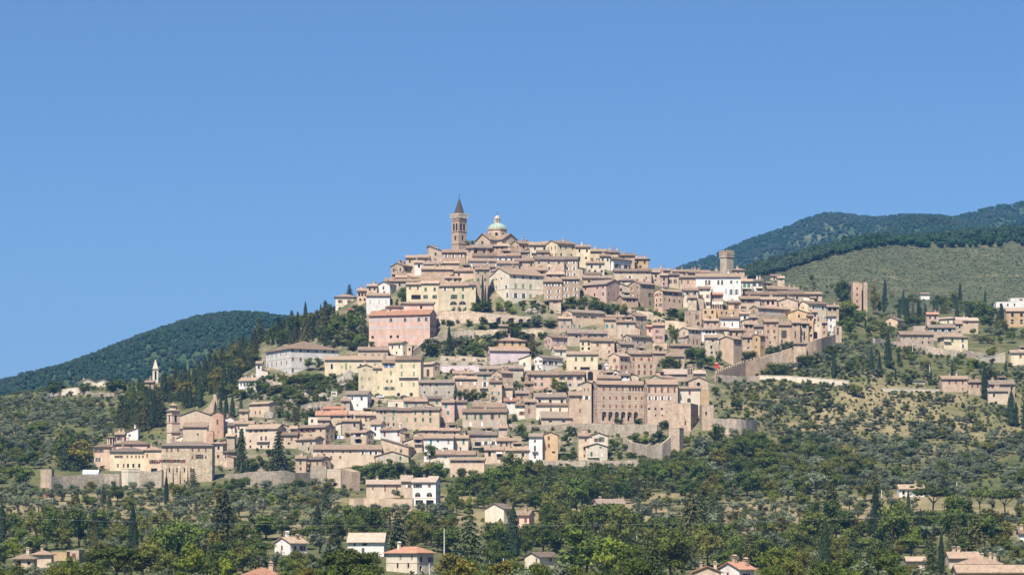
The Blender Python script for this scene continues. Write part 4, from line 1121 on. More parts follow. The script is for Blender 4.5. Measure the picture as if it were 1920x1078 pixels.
# --- brick bell tower with dark spire.  near edge at px 860, left face lit, right face half shaded
def campanile():
    Y=1648; m=Y/F; s=16*m; th=math.radians(42); w=s/math.cos(th)*0.93
    H=(478-401)*m
    zf=lambda y:(478-y)*m
    fs=[]
    for k in (0,1):
        for i in (-1,1):
            fs+= [(k,w/2+i*w*.19,zf(432),w*.26,(432-418)*m,'A','k')]
        fs+=[(k,w/2,zf(450),w*.24,(450-441)*m,'A','k'),(k,w/2,zf(412),.6,.6,'d','k')]
    root,x,Yd,z,_=box_tower('bell_tower','slender brick bell tower with a dark pointed spire on the hilltop','bell tower',860,478,w,w,th,H,'V',fs,Y=Y)
    b=MB()
    for y in (457,434,414): ring(b,w,w,zf(y),zf(y)+.45,.22)
    b.build('string_course',[wall_mat('R')],root)
    b=MB()
    for k in range(3): ring(b,w,w,zf(408)+k*.55,zf(408)+k*.55+.56,.15+.17*k)
    ring(b,w,w,zf(403),zf(400),.75); b.build('cornice',[wall_mat('V')],root)
    b=MB()
    n=7
    for i in range(n):
        for side in range(4):
            t=(i+.5)/n*(w+1.2)-.6; q=.16
            c={0:(t,-.6),1:(t,w+.6),2:(-.6,t),3:(w+.6,t)}[side]
            b.box(c[0]-q,c[1]-q,zf(408.5),c[0]+q,c[1]+q,zf(403)-.01)
    b.build('corbel',[wall_mat('C')],root)['kind']='stuff'
    b=MB(); b.tube(w/2,w/2,zf(400),zf(396.5),w*.40,w*.40,8); b.build('spire_drum',[wall_mat('V')],root)
    b=MB(); b.lathe([(w*.47,zf(397)),(w*.43,zf(395.5)),(w*.27,zf(385)),(w*.12,zf(375)),(.12,zf(371.5))],w/2,w/2,8); sp=b.build('spire',[SLATE],root)
    b=MB(); b.bar((w/2,w/2,zf(372)),(w/2,w/2,zf(361)),.09); b.bar((w/2-.7,w/2,zf(364)),(w/2+.7,w/2,zf(364)),.08); b.lathe([(.02,zf(371.6)),(.4,zf(370.6)),(.02,zf(369.4))],w/2,w/2,8)
    b.build('cross',[IRON],sp)
    note(844,875,371,478,Y)
campanile()

# --- cross shaped church with green copper dome
def dome_church():
    Y=1652; m=Y/F; cx,cy,z=wx(932,Y),Y+14,wz(470,Y); th=math.radians(41)
    root=empty('church',(cx,cy,z),th); tag(root,'cross shaped hilltop church with a green copper dome and lantern','church')
    zf=lambda y:(470-y)*m
    wa=32*m/math.cos(th)/2*.98; wb=wa*.92; La,Lb=11.0,11.5; He=zf(448.5); p=.62
    mb=MB(); rf=MB()
    # arm A faces front-left (-x local is left/front), arm B faces front-right
    fA=Face((-La,wa,0),(0,-1,0),(-1,0,0),2*wa); 
    fB=Face((-wb,-Lb,0),(1,0,0),(0,-1,0),2*wb)
    for f in (fA,fB): f.emit(mb,-8,He)
    mb.quad((-La,-wa,-8),(-wb,-wa,-8),(-wb,-wa,He),(-La,-wa,He)); mb.quad((-wb,-wa,-8),(-wb,-Lb,-8),(-wb,-Lb,He),(-wb,-wa,He))
    mb.quad((wb,-Lb,-8),(wb,wa,-8),(wb,wa,He),(wb,-Lb,He)); mb.quad((-La,wa,-8),(-La,wa,He),(wb,wa,He),(wb,wa,-8))
    mb.add([(-La,-wa,He),(-La,wa,He),(-La,0,He+wa*p)],[(0,2,1)]); mb.add([(-wb,-Lb,He),(wb,-Lb,He),(0,-Lb,He+wb*p)],[(0,1,2)])
    wall=mb.build('wall',[wall_mat('P')],root); fA.place(root,'P')
    b=MB(); n=16; b.prism([(1.25*math.cos(i*6.283/n),1.25*math.sin(i*6.283/n)) for i in range(n)],-.1,0,'x'); b.prism([(1.02*math.cos(i*6.283/n),1.02*math.sin(i*6.283/n)) for i in range(n)],-.14,-.1,'x',1)
    rw=b.build('round_window',[wall_mat('C'),GLASS_AND_SHADE],root); rw.location=(-La,wa*.05,zf(452.5))
    o=.6
    for (hw,ax,a0,a1) in ((wa,'x',-La-.6,wb),(wb,'y',-Lb-.6,wa)):
        bot=[(-hw-o,He-o*p+.02),(0,He+hw*p+.02),(hw+o,He-o*p+.02)]
        rf.prism(bot+[(q,r+.3) for q,r in reversed(bot)],a0,a1,ax)
    roof=rf.build('roof',[ROOF],root)
    R=18.5*m; zd0=He+.8; zd1=zf(427)
    b=MB(); b.tube(0,0,zd0-2,zd1,R,R,8,0,math.pi/8); drum=b.build('drum',[wall_mat('P')],root)
    b=MB(); b.tube(0,0,zd1,zd1+.7,R*1.07,R*1.09,8,0,math.pi/8); b.build('cornice',[wall_mat('P')],drum)
    for k in range(8):
        aa=k*math.pi/4; rr=R*math.cos(math.pi/8)+.05
        b=MB(); n=16; pts=[(0,1.15*math.cos(i*6.283/n),1.15*math.sin(i*6.283/n)) for i in range(n)]
        b.prism([(q[1],q[2]) for q in pts],0,.12,'x'); b.prism([(q[1]*.78,q[2]*.78) for q in pts],.12,.16,'x',1)
        wn=b.build('window',[wall_mat('P'),GLASS_AND_SHADE],drum); wn.location=(rr*math.cos(aa),rr*math.sin(aa),(zd0+zd1)/2+.2); wn.rotation_euler=(0,0,aa)
    b=MB(); Rd=17*m; h=zf(413.5)-zd1-.7
    b.lathe([(Rd*math.cos(t),zd1+.7+h*math.sin(t)) for t in np.linspace(0,1.42,9)],0,0,16,0,math.pi/8)
    dome=b.build('dome',[COPPER],root,True)
    b=MB()
    for k in range(16):
        aa=math.pi/8+k*math.pi/8; pr=[(Rd*math.cos(t)+.05,zd1+.7+h*math.sin(t)+.05) for t in np.linspace(0,1.40,8)]
        for (r0,z0),(r1,z1) in zip(pr,pr[1:]): b.bar((r0*math.cos(aa),r0*math.sin(aa),z0),(r1*math.cos(aa),r1*math.sin(aa),z1),.14)
    b.build('rib',[COPPER],dome)['kind']='stuff'
    zl=zf(414); b=MB(); b.tube(0,0,zl-.8,zl+.3,5.6*m,5.6*m,8); b.tube(0,0,zl+.3,zf(405),3.4*m,3.4*m,8,1); b.tube(0,0,zf(405),zf(404),6*m,6*m,8)
    for k in range(8):
        aa=k*math.pi/4; b.bar((4.7*m*math.cos(aa),4.7*m*math.sin(aa),zl+.3),(4.7*m*math.cos(aa),4.7*m*math.sin(aa),zf(405)),.28,5)
    lan=b.build('lantern',[wall_mat('C'),GLASS_AND_SHADE],root)
    b=MB(); b.lathe([(5.4*m,zf(404)),(4.6*m,zf(402)),(2.6*m,zf(400)),(.2,zf(398.6))],0,0,12); b.build('lantern_cap',[wall_mat('B')],lan)
    b=MB(); b.bar((0,0,zf(399)),(0,0,zf(392)),.09); b.bar((-.6,0,zf(394)),(.6,0,zf(394)),.08); b.build('cross',[IRON],lan)
    note(888,986,400,470,Y)
dome_church()

def merlons(mb,w,d,z,n,mw=.9,mh=1.3,o=.35,t=.5):
    for i in range(n):
        c=(i+.5)/n*(w+2*o)-o
        mb.box(c-mw/2,-o,z,c+mw/2,-o+t,z+mh); mb.box(c-mw/2,d+o-t,z,c+mw/2,d+o,z+mh)
    for i in range(n):
        c=(i+.5)/n*(d+2*o)-o
        if 0<i<n-1: mb.box(-o,c-mw/2,z,-o+t,c+mw/2,z+mh); mb.box(w+o-t,c-mw/2,z,w+o,c+mw/2,z+mh)
# --- battlemented tower
def tower1():
    Y=1650; m=Y/F; th=math.radians(40); w=13.5*m/math.cos(th)
    zf=lambda y:(522-y)*m
    root,*_=box_tower('battlemented_tower','square stone tower with swallow tail battlements beside the white palace','tower',1362.5,522,w,w,th,zf(482),'G',[(0,w*.5,zf(500),.4,1.2,'d','k'),(1,w*.5,zf(499),.4,1.2,'d','k')],Y=Y)
    b=MB(); ring(b,w,w,zf(482),zf(476),.35); ring(b,w,w,zf(477.3),zf(475.6),.5); b.build('parapet',[wall_mat('V')],root)
    for sidei in range(2):
        b=MB(); merlons(b,w,w,zf(475.6),4,1.0,2.1,.45)
        if sidei==0: b.build('battlement',[wall_mat('T')],root)
    note(1349,1379,468,520,Y)
tower1()
# --- ruined tower: two upright masses with a dark cleft
def tower2():
    Y=1700; m=Y/F; x,Yd,z=wx(1599,Y),Y,wz(575,Y)
    root=empty('ruined_tower',(x,Yd,z)); tag(root,'ruined square stone tower split by a deep cleft at the right end of the town','tower')
    zf=lambda y:(575-y)*m; W=27*m
    f=Face((0,0,0),(1,0,0),(0,-1,0),16.5*m)
    for y in (543,555,567): f.hole(8*m,zf(y),.8,1.4,'d','k','')
    mb=MB(); f.emit(mb,-8,zf(530)); D=8.5
    mb.quad((0,D,-8),(0,0,-8),(0,0,zf(530)),(0,D,zf(530))); mb.quad((16.5*m,0,-8),(16.5*m,D,-8),(16.5*m,D,zf(530)),(16.5*m,0,zf(530)))
    mb.quad((0,D,-8),(0,D,zf(530)),(16.5*m,D,zf(530)),(16.5*m,D,-8)); mb.quad((0,0,zf(530)),(16.5*m,0,zf(530)),(16.5*m,D,zf(530)),(0,D,zf(530)))
    rj=random.Random(4)
    for k in range(5): mb.box(k*3.2*m,0.05,zf(530)+.003,(k*3.2+2.6)*m,1.0,zf(530)+rj.uniform(.2,1.0))
    mb.build('wall',[wall_mat('T')],root); f.place(root,'T')
    b=MB(); b.box(20*m,-.6,-14,W,D-1,zf(530)); b.box(21*m,-.5,zf(530)+.003,24*m,1.5,zf(529)); b.build('pier',[wall_mat('T')],root)
    b=MB(); b.box(16.5*m,5.5,-8,20*m,D,zf(531)); b.build('back_wall',[wall_mat('G')],root)
    note(1599,1627,529,592,Y)
tower2()

# --- arcaded convent with its wings, bastion and gabled apse
def frame_at(rec): return rec['frame']
cv=parse('1120 1210 721 791 V e x L10 t13 d24 Q804 k0 p.34 b735 b750 b766 W725-732:3:cb:1132,1144,1157,1168 W724-732:3:Ak:1182,1188,1193,1199,1205 W743-749:3:cb:1132,1144,1156,1168,1193,1204 W740-749:5:ab:1181 W759-764:3:cb:1132,1144,1156,1168,1181,1193,1204 W771-788:8:vk:1133,1145,1157,1169,1181,1193,1205 nconvent,convent | great brick convent with a seven arch ground floor arcade')
parse('1092 1109 718 792 P g d11 w0 k0 x Q800 W728-733:2:cb:1096,1103 W742-749:6:ow:1100 | narrow gabled wing beside the arcaded convent')
parse('1214 1271 721 792 V e x L4 d16 Q804 k0 p.34 b739 W726-736:4:cb:1217,1229,1241,1253,1265 W743-750:4:ow:1218,1230,1242,1254 W764-768:4:dk:1217,1229,1241 W777-780:2:dk:1229,1242 nconvent,convent | brick convent wing with five tall red brown windows beside the stone bastion')
parse('1291 1328 714 770 V g x d16 k0 p.42 w0 Q772 nchurch,church | gabled brick church front with a round window above the bastion')
rv=HOUSES[-1]
b=MB(); n=20
b.prism([(1.35*math.cos(i*6.283/n),1.35*math.sin(i*6.283/n)) for i in range(n)],-.16,0,'y'); b.prism([(1.0*math.cos(i*6.283/n),1.0*math.sin(i*6.283/n)) for i in range(n)],-.2,-.16,'y',1)
o=b.build('round_window',[wall_mat('C'),GLASS_AND_SHADE],rv['root']); o.location=(rv['W']/2,0,(rv['frame'][5]-720)*rv['m'])
parse('1272 1313 729 757 C e x R1 d9 k0 p.25 Q778 w0 W732-740:4:cb:1293 W746-754:7:ab:1292 | pale pink block with an arched door above the stone bastion')
parse('1314 1330 731 758 O f x d9 k0 Q778 w0 | flat orange block beside the brick church front')
def bastion():
    for (x0,x1,yt,yb,col,side,lab) in ((1255,1295,756,808,'B','R','tall pale stone bastion below the brick church'),(1316,1338,759,806,'T',None,'lower tan bastion next to the tall pale one')):
        rec=house(x0,x1,yt,yb,col,'f',(side,18) if side else None,rows=[],exact=True,dep=16 if side else 14,chim=0,name='bastion',cat='bastion',lab=lab,sidewin=False,
            expl=[(788,796,2,'d','k',[1285])] if side else [(772,778,3,'d','k',[1324])],sexpl=[(775,780,2.2,'d','k',[1300,1305]),(792,797,2.2,'d','k',[1302])] if side else ())
bastion()

# --- left bell tower, turret and brick apse church
def left_tower():
    x,Y,z,m=spot(322,834); th=math.radians(38); w=14*m/math.cos(th); zf=lambda y:(834-y)*m
    fs=[(k,w/2,zf(791),w*.30,15*m,'A','k') for k in (0,1)]
    root,*_=box_tower('bell_tower','pinkish bell tower with a round topped lantern beside the brick apse church','bell tower',322,834,w,w,th,zf(770),'P',fs,Y=Y)
    b=MB()
    for y in (793,778,811): ring(b,w,w,zf(y),zf(y)+.3,.18)
    b.build('string_course',[wall_mat('R')],root)
    b=MB(); ring(b,w,w,zf(770),zf(769.2),.7); b.lathe([(w*.85,zf(769.2)),(w*.5,zf(767))],w/2,w/2,4,0,math.pi/4); b.build('roof',[ROOF],root)
    b=MB(); b.tube(w/2,w/2,zf(768),zf(759.5),w*.40,w*.40,8); lan=b.build('lantern',[wall_mat('C')],root)
    for k in range(8):
        a_=math.radians(22.5+45*k); b=MB(); n=10; pr=w*.40*math.cos(math.pi/8)
        b.prism([(.5*math.cos(i*6.283/n),.5*math.sin(i*6.283/n)) for i in range(n)],0,.05,'x'); wn=b.build('window',[GLASS_AND_SHADE],lan); wn.location=(w/2+pr*math.cos(a_),w/2+pr*math.sin(a_),zf(763.5)); wn.rotation_euler=(0,0,a_)
    b=MB(); b.lathe([(w*.56,zf(759.6)),(w*.30,zf(757)),(.1,zf(754.5))],w/2,w/2,8); b.build('lantern_roof',[ROOF],lan)
    note(308,338,755,832,Y)
left_tower()
def turret():
    x,Y,z,m=spot(208,848); zf=lambda y:(848-y)*m; r=7.5*m
    root=empty('turret',(x,Y+2,z)); tag(root,'small open belfry turret rising from the peach end pavilion','turret')
    b=MB(); b.tube(0,0,-4,zf(834),r,r,8,0,math.pi/8); b.tube(0,0,zf(834),zf(833),r*1.12,r*1.12,8,0,math.pi/8); b.tube(0,0,zf(833),zf(821),r*.55,r*.55,8,1)  # dark core paints the shade between the belfry pillars
    b.build('wall',[wall_mat('P'),GLASS_AND_SHADE],root)
    for k in range(8):
        a_=math.pi/8+k*math.pi/4; b=MB(); b.bar((r*.93*math.cos(a_),r*.93*math.sin(a_),zf(833)),(r*.93*math.cos(a_),r*.93*math.sin(a_),zf(821)),.42,4); b.build('pillar',[wall_mat('P')],root)
    b=MB(); b.tube(0,0,zf(821),zf(820),r*1.05,r*1.2,8,0,math.pi/8); b.lathe([(r*1.35,zf(820)),(.1,zf(817.5))],0,0,8,0,math.pi/8); b.build('roof',[ROOF],root)
    note(200,217,817,846,Y)
turret()
parse('337 398 779 832 P g d14 w0 k1 p.36 x Q812 W773-777:2:dk:366 W790-793:2:dk:377 nchurch,church | long pink church with a low gable behind the buttressed convent')
parse('343 388 800 834 P s d8 w0 k0 x Q834 W812-816:3:dk:371 W801-803:2:dk:360,371,384 nhouse,church aisle | plain pink aisle with one small round looking window in front of the church')
parse('397 419 776 806 R g d9 w0 k0 x p.5 Q822 W786-796:4:ab:408 nchapel,chapel | red brick chapel front with a pediment and one arched window')
parse('387 400 808 832 R f d6 w0 k0 x Q833 nbuttress,chapel | narrow red brick block in front of the pink church')
def ruin_wall():
    x,Y,z,m=spot(380,776); root=empty('ruined_wall',(x,Y,z)); tag(root,'tapering fragment of ruined town wall rising above the red brick chapel','ruin')
    prof=[(0,-6),(27,-6),(27,25),(25,36),(20,37),(20,30),(15,21),(8,12),(0,6)]
    b=MB(); b.prism([(a_*m,c*m) for a_,c in prof],0,2.2,'y'); b.build('wall',[wall_mat('T')],root); note(380,407,740,772,Y)
ruin_wall()
def spire_church():
    Y=1740; m=Y/F; th=math.radians(30); w=8.5*m/math.cos(th); zf=lambda y:(728-y)*m
    root,*_=box_tower('church_spire','white pointed church spire among cypresses on the left ridge','church',294.5,728,w,w*.6,th,zf(692),'C',[(0,w/2,zf(712),w*.38,17*m,'A','k'),(1,w*.3,zf(712),w*.2,17*m,'A','k')],Y=Y)
    root.location=(wx(287,Y),Y,wz(728,Y)); root.rotation_euler=(0,0,math.radians(18))
    b=MB(); ring(b,w,w*.6,zf(692),zf(690.5),.4); b.build('cornice',[wall_mat('P')],root)
    b=MB(); b.lathe([(w*.62,zf(690.5)),(w*.42,zf(684)),(w*.2,zf(678)),(.08,zf(673))],w/2,w*.3,4,0,math.pi/4); b.build('spire',[wall_mat('C')],root)
    note(286,301,673,728,Y)
spire_church()
def belfry(name,label,px,yb,yt,wpx,col,openings):
    x,Y,z,m=spot(px,yb+12); zf=lambda y:(yb+12-y)*m; w=wpx*m
    root=empty(name,(x-w/2,Y,z)); tag(root,label,'belfry')
    f=Face((0,0,0),(1,0,0),(0,-1,0),w)
    for u,y,ww,hh in openings: f.hole(u*w,zf(y),ww*m,hh*m,'A','k','')
    h=zf(yt+5); d=w*.6; b=MB(); f.emit(b,-5,h); b.quad((0,d,-5),(0,0,-5),(0,0,h),(0,d,h)); b.quad((w,0,-5),(w,d,-5),(w,d,h),(w,0,h)); b.quad((w,d,-5),(0,d,-5),(0,d,h),(w,d,h))
    b.build('wall',[wall_mat(col)],root); f.place(root,col)
    b=MB(); b.box(-.25,-.25,h,w+.25,d+.25,h+.3); b.prism([(-.2,h+.3),(w+.2,h+.3),(w/2,zf(yt))],-.1,d+.1,'y'); b.build('roof',[wall_mat(col)],root)
    note(px-wpx/2,px+wpx/2,yt,yb,Y)
belfry('belfry','slim white belfry above the arcaded convent',1137,705,680,8,'W',[(.32,702,1.6,10),(.68,702,1.6,10)])
belfry('belfry','old stone bell gable rising from long pale roofs near the brick church',1294,706,682,11,'T',[(.3,702,2.2,11),(.7,702,2.2,11)])

# --- town gate
parse('1520 1541 602 638 P f d6 w0 k0 Q642 W609-612:2:d:1534 W622-635:8:Ak:1529 ngate_house,gate house | pinkish gate house with a tall dark archway at the top of the ramp wall')

# ------------------------------------------------------------------ stone walls
WALLS=[]
def wall_run(label,pts,col='X',thick=1.1,name='stone_wall',cat='wall',merl=None,cap=True,arches=None):
    """pts: (px, y top, y base) along the wall; each stands where its base meets the slope"""
    P=[]
    rough=random.Random(int(pts[0][0]*7+pts[0][1])); amp=0 if merl or col in 'CL' else .75
    fine=[]
    for (p0,p1) in zip(pts,pts[1:]):
        nn=max(1,int(abs(p1[0]-p0[0])/9)) if amp else 1
        for k in range(nn): t=k/nn; fine.append((p0[0]+(p1[0]-p0[0])*t,p0[1]+(p1[1]-p0[1])*t+(rough.uniform(-1,1.6)*amp if k else 0),p0[2]+(p1[2]-p0[2])*t))
    fine.append(pts[-1]); full=pts
    for px,yt,yb in (fine if not arches else pts):
        Y=hit(px,yb); P.append((wx(px,Y),Y,wz(yt,Y),wz(yb,Y)))
    WALLS.append(pts)
    o=P[0]; root=empty(name,(o[0],o[1],o[3])); tag(root,label,cat)
    Q=[Vector((p[0]-o[0],p[1]-o[1],p[2]-o[3])) for p in P]; Bz=[p[3]-o[3]-5 for p in P]
    b=MB(); c=MB(); k=MB(); nm=0
    for i,(a_,d_) in enumerate(zip(Q,Q[1:])):
        t=Vector((d_.x-a_.x,d_.y-a_.y,0)); L=t.length; t.normalize(); n=Vector((-t.y,t.x,0))*thick
        q=[(a_.x,a_.y),(d_.x,d_.y),(d_.x+n.x,d_.y+n.y),(a_.x+n.x,a_.y+n.y)]
        zb=(Bz[i],Bz[i+1],Bz[i+1],Bz[i]); zt=(a_.z,d_.z,d_.z,a_.z)
        V=[(x,y,z) for (x,y),z in zip(q,zb)]+[(x,y,z) for (x,y),z in zip(q,zt)]
        b.add(V,[(0,3,2,1),(4,5,6,7),(0,1,5,4),(1,2,6,5),(2,3,7,6),(3,0,4,7)])
        if cap:
            e_=n.normalized()*.12; q2_=[(a_.x-e_.x,a_.y-e_.y),(d_.x-e_.x,d_.y-e_.y),(d_.x+n.x+e_.x,d_.y+n.y+e_.y),(a_.x+n.x+e_.x,a_.y+n.y+e_.y)]
            V=[(x,y,z+.003) for (x,y),z in zip(q2_,zt)]+[(x,y,z+.22) for (x,y),z in zip(q2_,zt)]
            c.add(V,[(0,3,2,1),(4,5,6,7),(0,1,5,4),(1,2,6,5),(2,3,7,6),(3,0,4,7)])
        if merl and merl[0]<=i<merl[1]:
            nn=int(L/2.0)
            for j in range(nn):
                f0=(j+.2)/nn; f1=(j+.75)/nn; p0=a_.lerp(d_,f0); p1=a_.lerp(d_,f1); mk=MB()
                V=[]
                for z0,z1 in ((.003,.003),(1.1,1.1)):
                    V+=[(p0.x,p0.y,p0.z+z0),(p1.x,p1.y,p1.z+z1),(p1.x+n.x*.7,p1.y+n.y*.7,p1.z+z1),(p0.x+n.x*.7,p0.y+n.y*.7,p0.z+z0)]
                mk.add(V,[(0,3,2,1),(4,5,6,7),(0,1,5,4),(1,2,6,5),(2,3,7,6),(3,0,4,7)]); mk.build('merlon',[wall_mat(col)],root)
    b.build('wall',[wall_mat(col)],root)
    if cap and c.v and not merl and not amp: c.build('coping',[wall_mat('C')],root)
    xs=[p[0] for p in pts]; 
    for (p0,p1) in zip(pts,pts[1:]): note(min(p0[0],p1[0]),max(p0[0],p1[0]),max(p0[1],p1[1]),min(p0[2],p1[2]),P[0][1])
    return root,P
wall_run('stepped stretch of town wall with merlons climbing beside the pale tower house',[(1343,700,716),(1368,690,712),(1398,679,708),(1426,671,704)],'T',merl=(0,3))
wall_run('long sloping ramp wall climbing to the town gate',[(1426,671,704),(1456,661,696),(1488,651,688)],'B')
wall_run('upper end of the ramp wall with blind arches reaching the gate',[(1512,643,676),(1540,634,664),(1567,626,652)],'T')
parse('1488 1512 645 690 T h x d7 w0 k0 p.25 b660 nwall_tower,tower | square brick tower standing in the middle of the ramp wall')
parse('1565 1578 612 642 T f x d5 w0 k0 W614-628:4:ab:1571 nruin,ruin | broken stone corner with a tall arch beyond the gate')
wall_run('low garden wall running level below the olive terrace on the right',[(1424,704,711),(1480,705,713),(1530,709,718),(1590,714,724)],'C')
wall_run('terrace wall at the head of the steep garden below the ramp wall',[(1345,702,716),(1390,706,719),(1424,704,716)],'X')
wall_run('high rubble terrace wall under the arcaded convent',[(1062,794,812),(1110,793,814),(1180,795,816),(1232,796,812)],'X')
wall_run('curved garden wall below the rubble terrace',[(1168,820,842),(1185,829,848),(1205,833,856),(1224,834,862)],'X')
wall_run('ivy clad outer garden wall ending at a square buttress',[(1224,834,862),(1240,833,866),(1258,818,858)],'X')
parse('1255 1274 802 846 T f R9 x d5 w0 k0 N nbuttress,buttress | square stone buttress with broken top below the bastion')
wall_run('broad pale rubble wall below the hedge near the bastion',[(1338,784,812),(1380,785,816),(1420,788,808)],'X')
wall_run('high park wall with water stains in front of the cedars',[(430,888,906),(470,884,912),(530,881,912),(553,886,912),(582,885,910)],'X',1.6)
parse('582 612 874 910 X f x d9 w0 k0 nbastion,bastion | pale stone bastion at the end of the park wall')
parse('613 639 879 914 P f R1 x d8 w0 k0 b882 nbastion,bastion | brick bastion with a corbelled top beside the park wall')
wall_run('rough end of the town wall beside the corbelled bastion',[(640,878,916),(660,884,920)],'T',4)
wall_run('old lower town wall with patches of ivy at the far left',[(96,893,918),(130,891,918),(160,889,916),(196,888,914),(224,888,914)],'X',1.5)
parse('76 97 880 914 T f x d6 w0 k0 nruined_tower,tower | broken stone tower stump at the far left end of the town wall')
parse('225 240 879 916 C f R21 t55 x w0 k0 N b884 nbastion,bastion | square light stone bastion in the lower left town wall')
wall_run('patched town wall between the square bastion and the buttressed convent',[(261,884,914),(292,883,914),(303,880,914)],'X',1.6)
wall_run('terrace wall of the farmhouse garden below the town',[(655,934,954),(700,934,956),(773,935,958)],'P',1.0)
wall_run('ivy grown retaining wall below the lunette house',[(812,582,606),(850,583,606),(884,583,606),(915,587,606)],'B',1.5)
wa,_P=wall_run('retaining wall with four dark arches below the cream palazzo',[(915,587,606),(945,591,608),(1000,594,608)],'B',1.5,arches=1)
wall_run('long garden wall descending under the pink palazzo',[(776,655,668),(800,636,652),(842,622,640),(890,619,634)],'X')
wall_run('upper terrace wall of the sloping gardens in mid town',[(890,619,632),(950,617,630),(1020,618,630)],'B')
wall_run('rough terrace wall below the slim cypress',[(826,667,676),(870,668,677),(914,670,679)],'B')
wall_run('second rough terrace wall below the slim cypress',[(818,676,685),(870,676,686),(914,678,688)],'X')
wall_run('pink plastered garden wall beside the lilac house',[(826,686,698),(866,685,698),(902,685,698)],'L')
wall_run('grey terrace wall above the park at the left shoulder',[(500,712,726),(527,717,730)],'B')
wall_run('road wall sloping down below the long grey white house',[(1640,634,644),(1690,641,652),(1740,650,664),(1800,657,668)],'X')
wall_run('road wall continuing below the pale yellow house to a yellow tree',[(1806,655,670),(1850,662,672)],'X')
wall_run('white retaining wall by the bend of the right hillside road',[(1832,671,680),(1868,667,680),(1885,662,680)],'C')
wall_run('dry stone ledge on the right slope under the row of olive trees',[(1655,728,733),(1720,729,734),(1762,730,735)],'C',.8)
wall_run('pale garden wall under the villa on the left ridge',[(96,733,742),(125,729,741),(150,726,740)],'C')
wall_run('grey ruined wall beside the flat white terrace on the left ridge',[(150,728,740),(165,735,742),(215,736,744)],'X')
wall_run('garden wall beneath the long house with red shutters in the lower town',[(1100,861,872),(1150,864,874),(1200,862,874)],'X')
wall_run('low wall in front of the tall white house at the foot of the town',[(1018,862,872),(1060,864,874),(1098,863,874)],'X')
wall_run('rubble wall of a terrace in the lower centre of the town',[(954,794,806),(990,796,806),(1062,797,806)],'X')
wall_run('broken garden wall behind the row of bushes in mid town',[(888,750,762),(922,751,762)],'X')
wall_run('wall of the little car park under the yellow terrace',[(694,744,752),(730,748,756),(790,749,757)],'B')
wall_run('weathered wall under the green hillside garden on the right',[(1175,578,590),(1215,584,598),(1245,600,612)],'B')
wall_run('pale ruined house wall open to the sky on the right',[(1247,601,618),(1270,602,620),(1286,606,620)],'P')
wall_run('stepped rubble wall on the shrubby slope left of the yellow terrace',[(565,760,772),(600,752,768),(640,754,764)],'X')
# arches on the retaining wall; a flat dark sheet paints their inner shade
for (px,yt,yb,wd) in ((938,595,606,15),(961,596,606,17),(978,598,606,11),(993,598,606,11)):
    i=0 if px<945 else 1; t=(px-(915,945)[i])/((30,55)[i]); A,B_=_P[i],_P[i+1]; o=_P[0]
    x=A[0]+(B_[0]-A[0])*t-o[0]; y=A[1]+(B_[1]-A[1])*t-o[1]; Yd=y+o[1]; m=Yd/F
    r_=wd*m/2; z0=wz(yb,Yd)-o[3]; z1=wz(yt,Yd)-o[3]-r_*.6
    b=MB(); n=10; arc=[(-r_,z0-.5)]+[(-r_*math.cos(q),z1+r_*.6*math.sin(q)) for q in np.linspace(0,math.pi,n)]+[(r_,z0-.5)]
    out=[(-r_-.5,z0-.5)]+[(-(r_+.5)*math.cos(q),z1+(r_*.6+.5)*math.sin(q)) for q in np.linspace(0,math.pi,n)]+[(r_+.5,z0-.5)]
    b.add([(p[0],-.06,p[1]) for p in arc],[tuple(range(len(arc)))],1)
    for k in range(len(arc)-1): b.add([(arc[k][0],-.35,arc[k][1]),(arc[k+1][0],-.35,arc[k+1][1]),(out[k+1][0],-.35,out[k+1][1]),(out[k][0],-.35,out[k][1]),(arc[k][0],.05,arc[k][1]),(arc[k+1][0],.05,arc[k+1][1]),(out[k+1][0],.05,out[k+1][1]),(out[k][0],.05,out[k][1])],[(0,1,2,3),(0,4,5,1),(3,2,6,7)],0)
    ob=b.build('arch',[wall_mat('B'),GLASS_AND_SHADE],wa); ob.location=(x,y,0)
parse('1073 1128 694 716 P f x d6 w0 k0 W696-713:10:Ak:1094,1107 Q718 nterrace,terrace | arched terrace with two deep round arches below the peach house')
# buttresses on the great convent
rec=[h for h in HOUSES if h.get('lab') and h['lab'].startswith('great buttressed')][0]
(_l,_r,W_,d_,He_,ybe_,m_,_t)=rec['frame']
for px in (310,323,336,350,362):
    u=(px-rec['x0'])/(rec['x1']-rec['x0'])*W_; b=MB(); zt=(ybe_-874)*m_
    b.prism([(-2.0,-3),(-.003,-3),(-.003,zt),(-.5,zt-.6)],u-.4,u+.4,'x'); b.build('buttress',[wall_mat('B')],rec['root'])
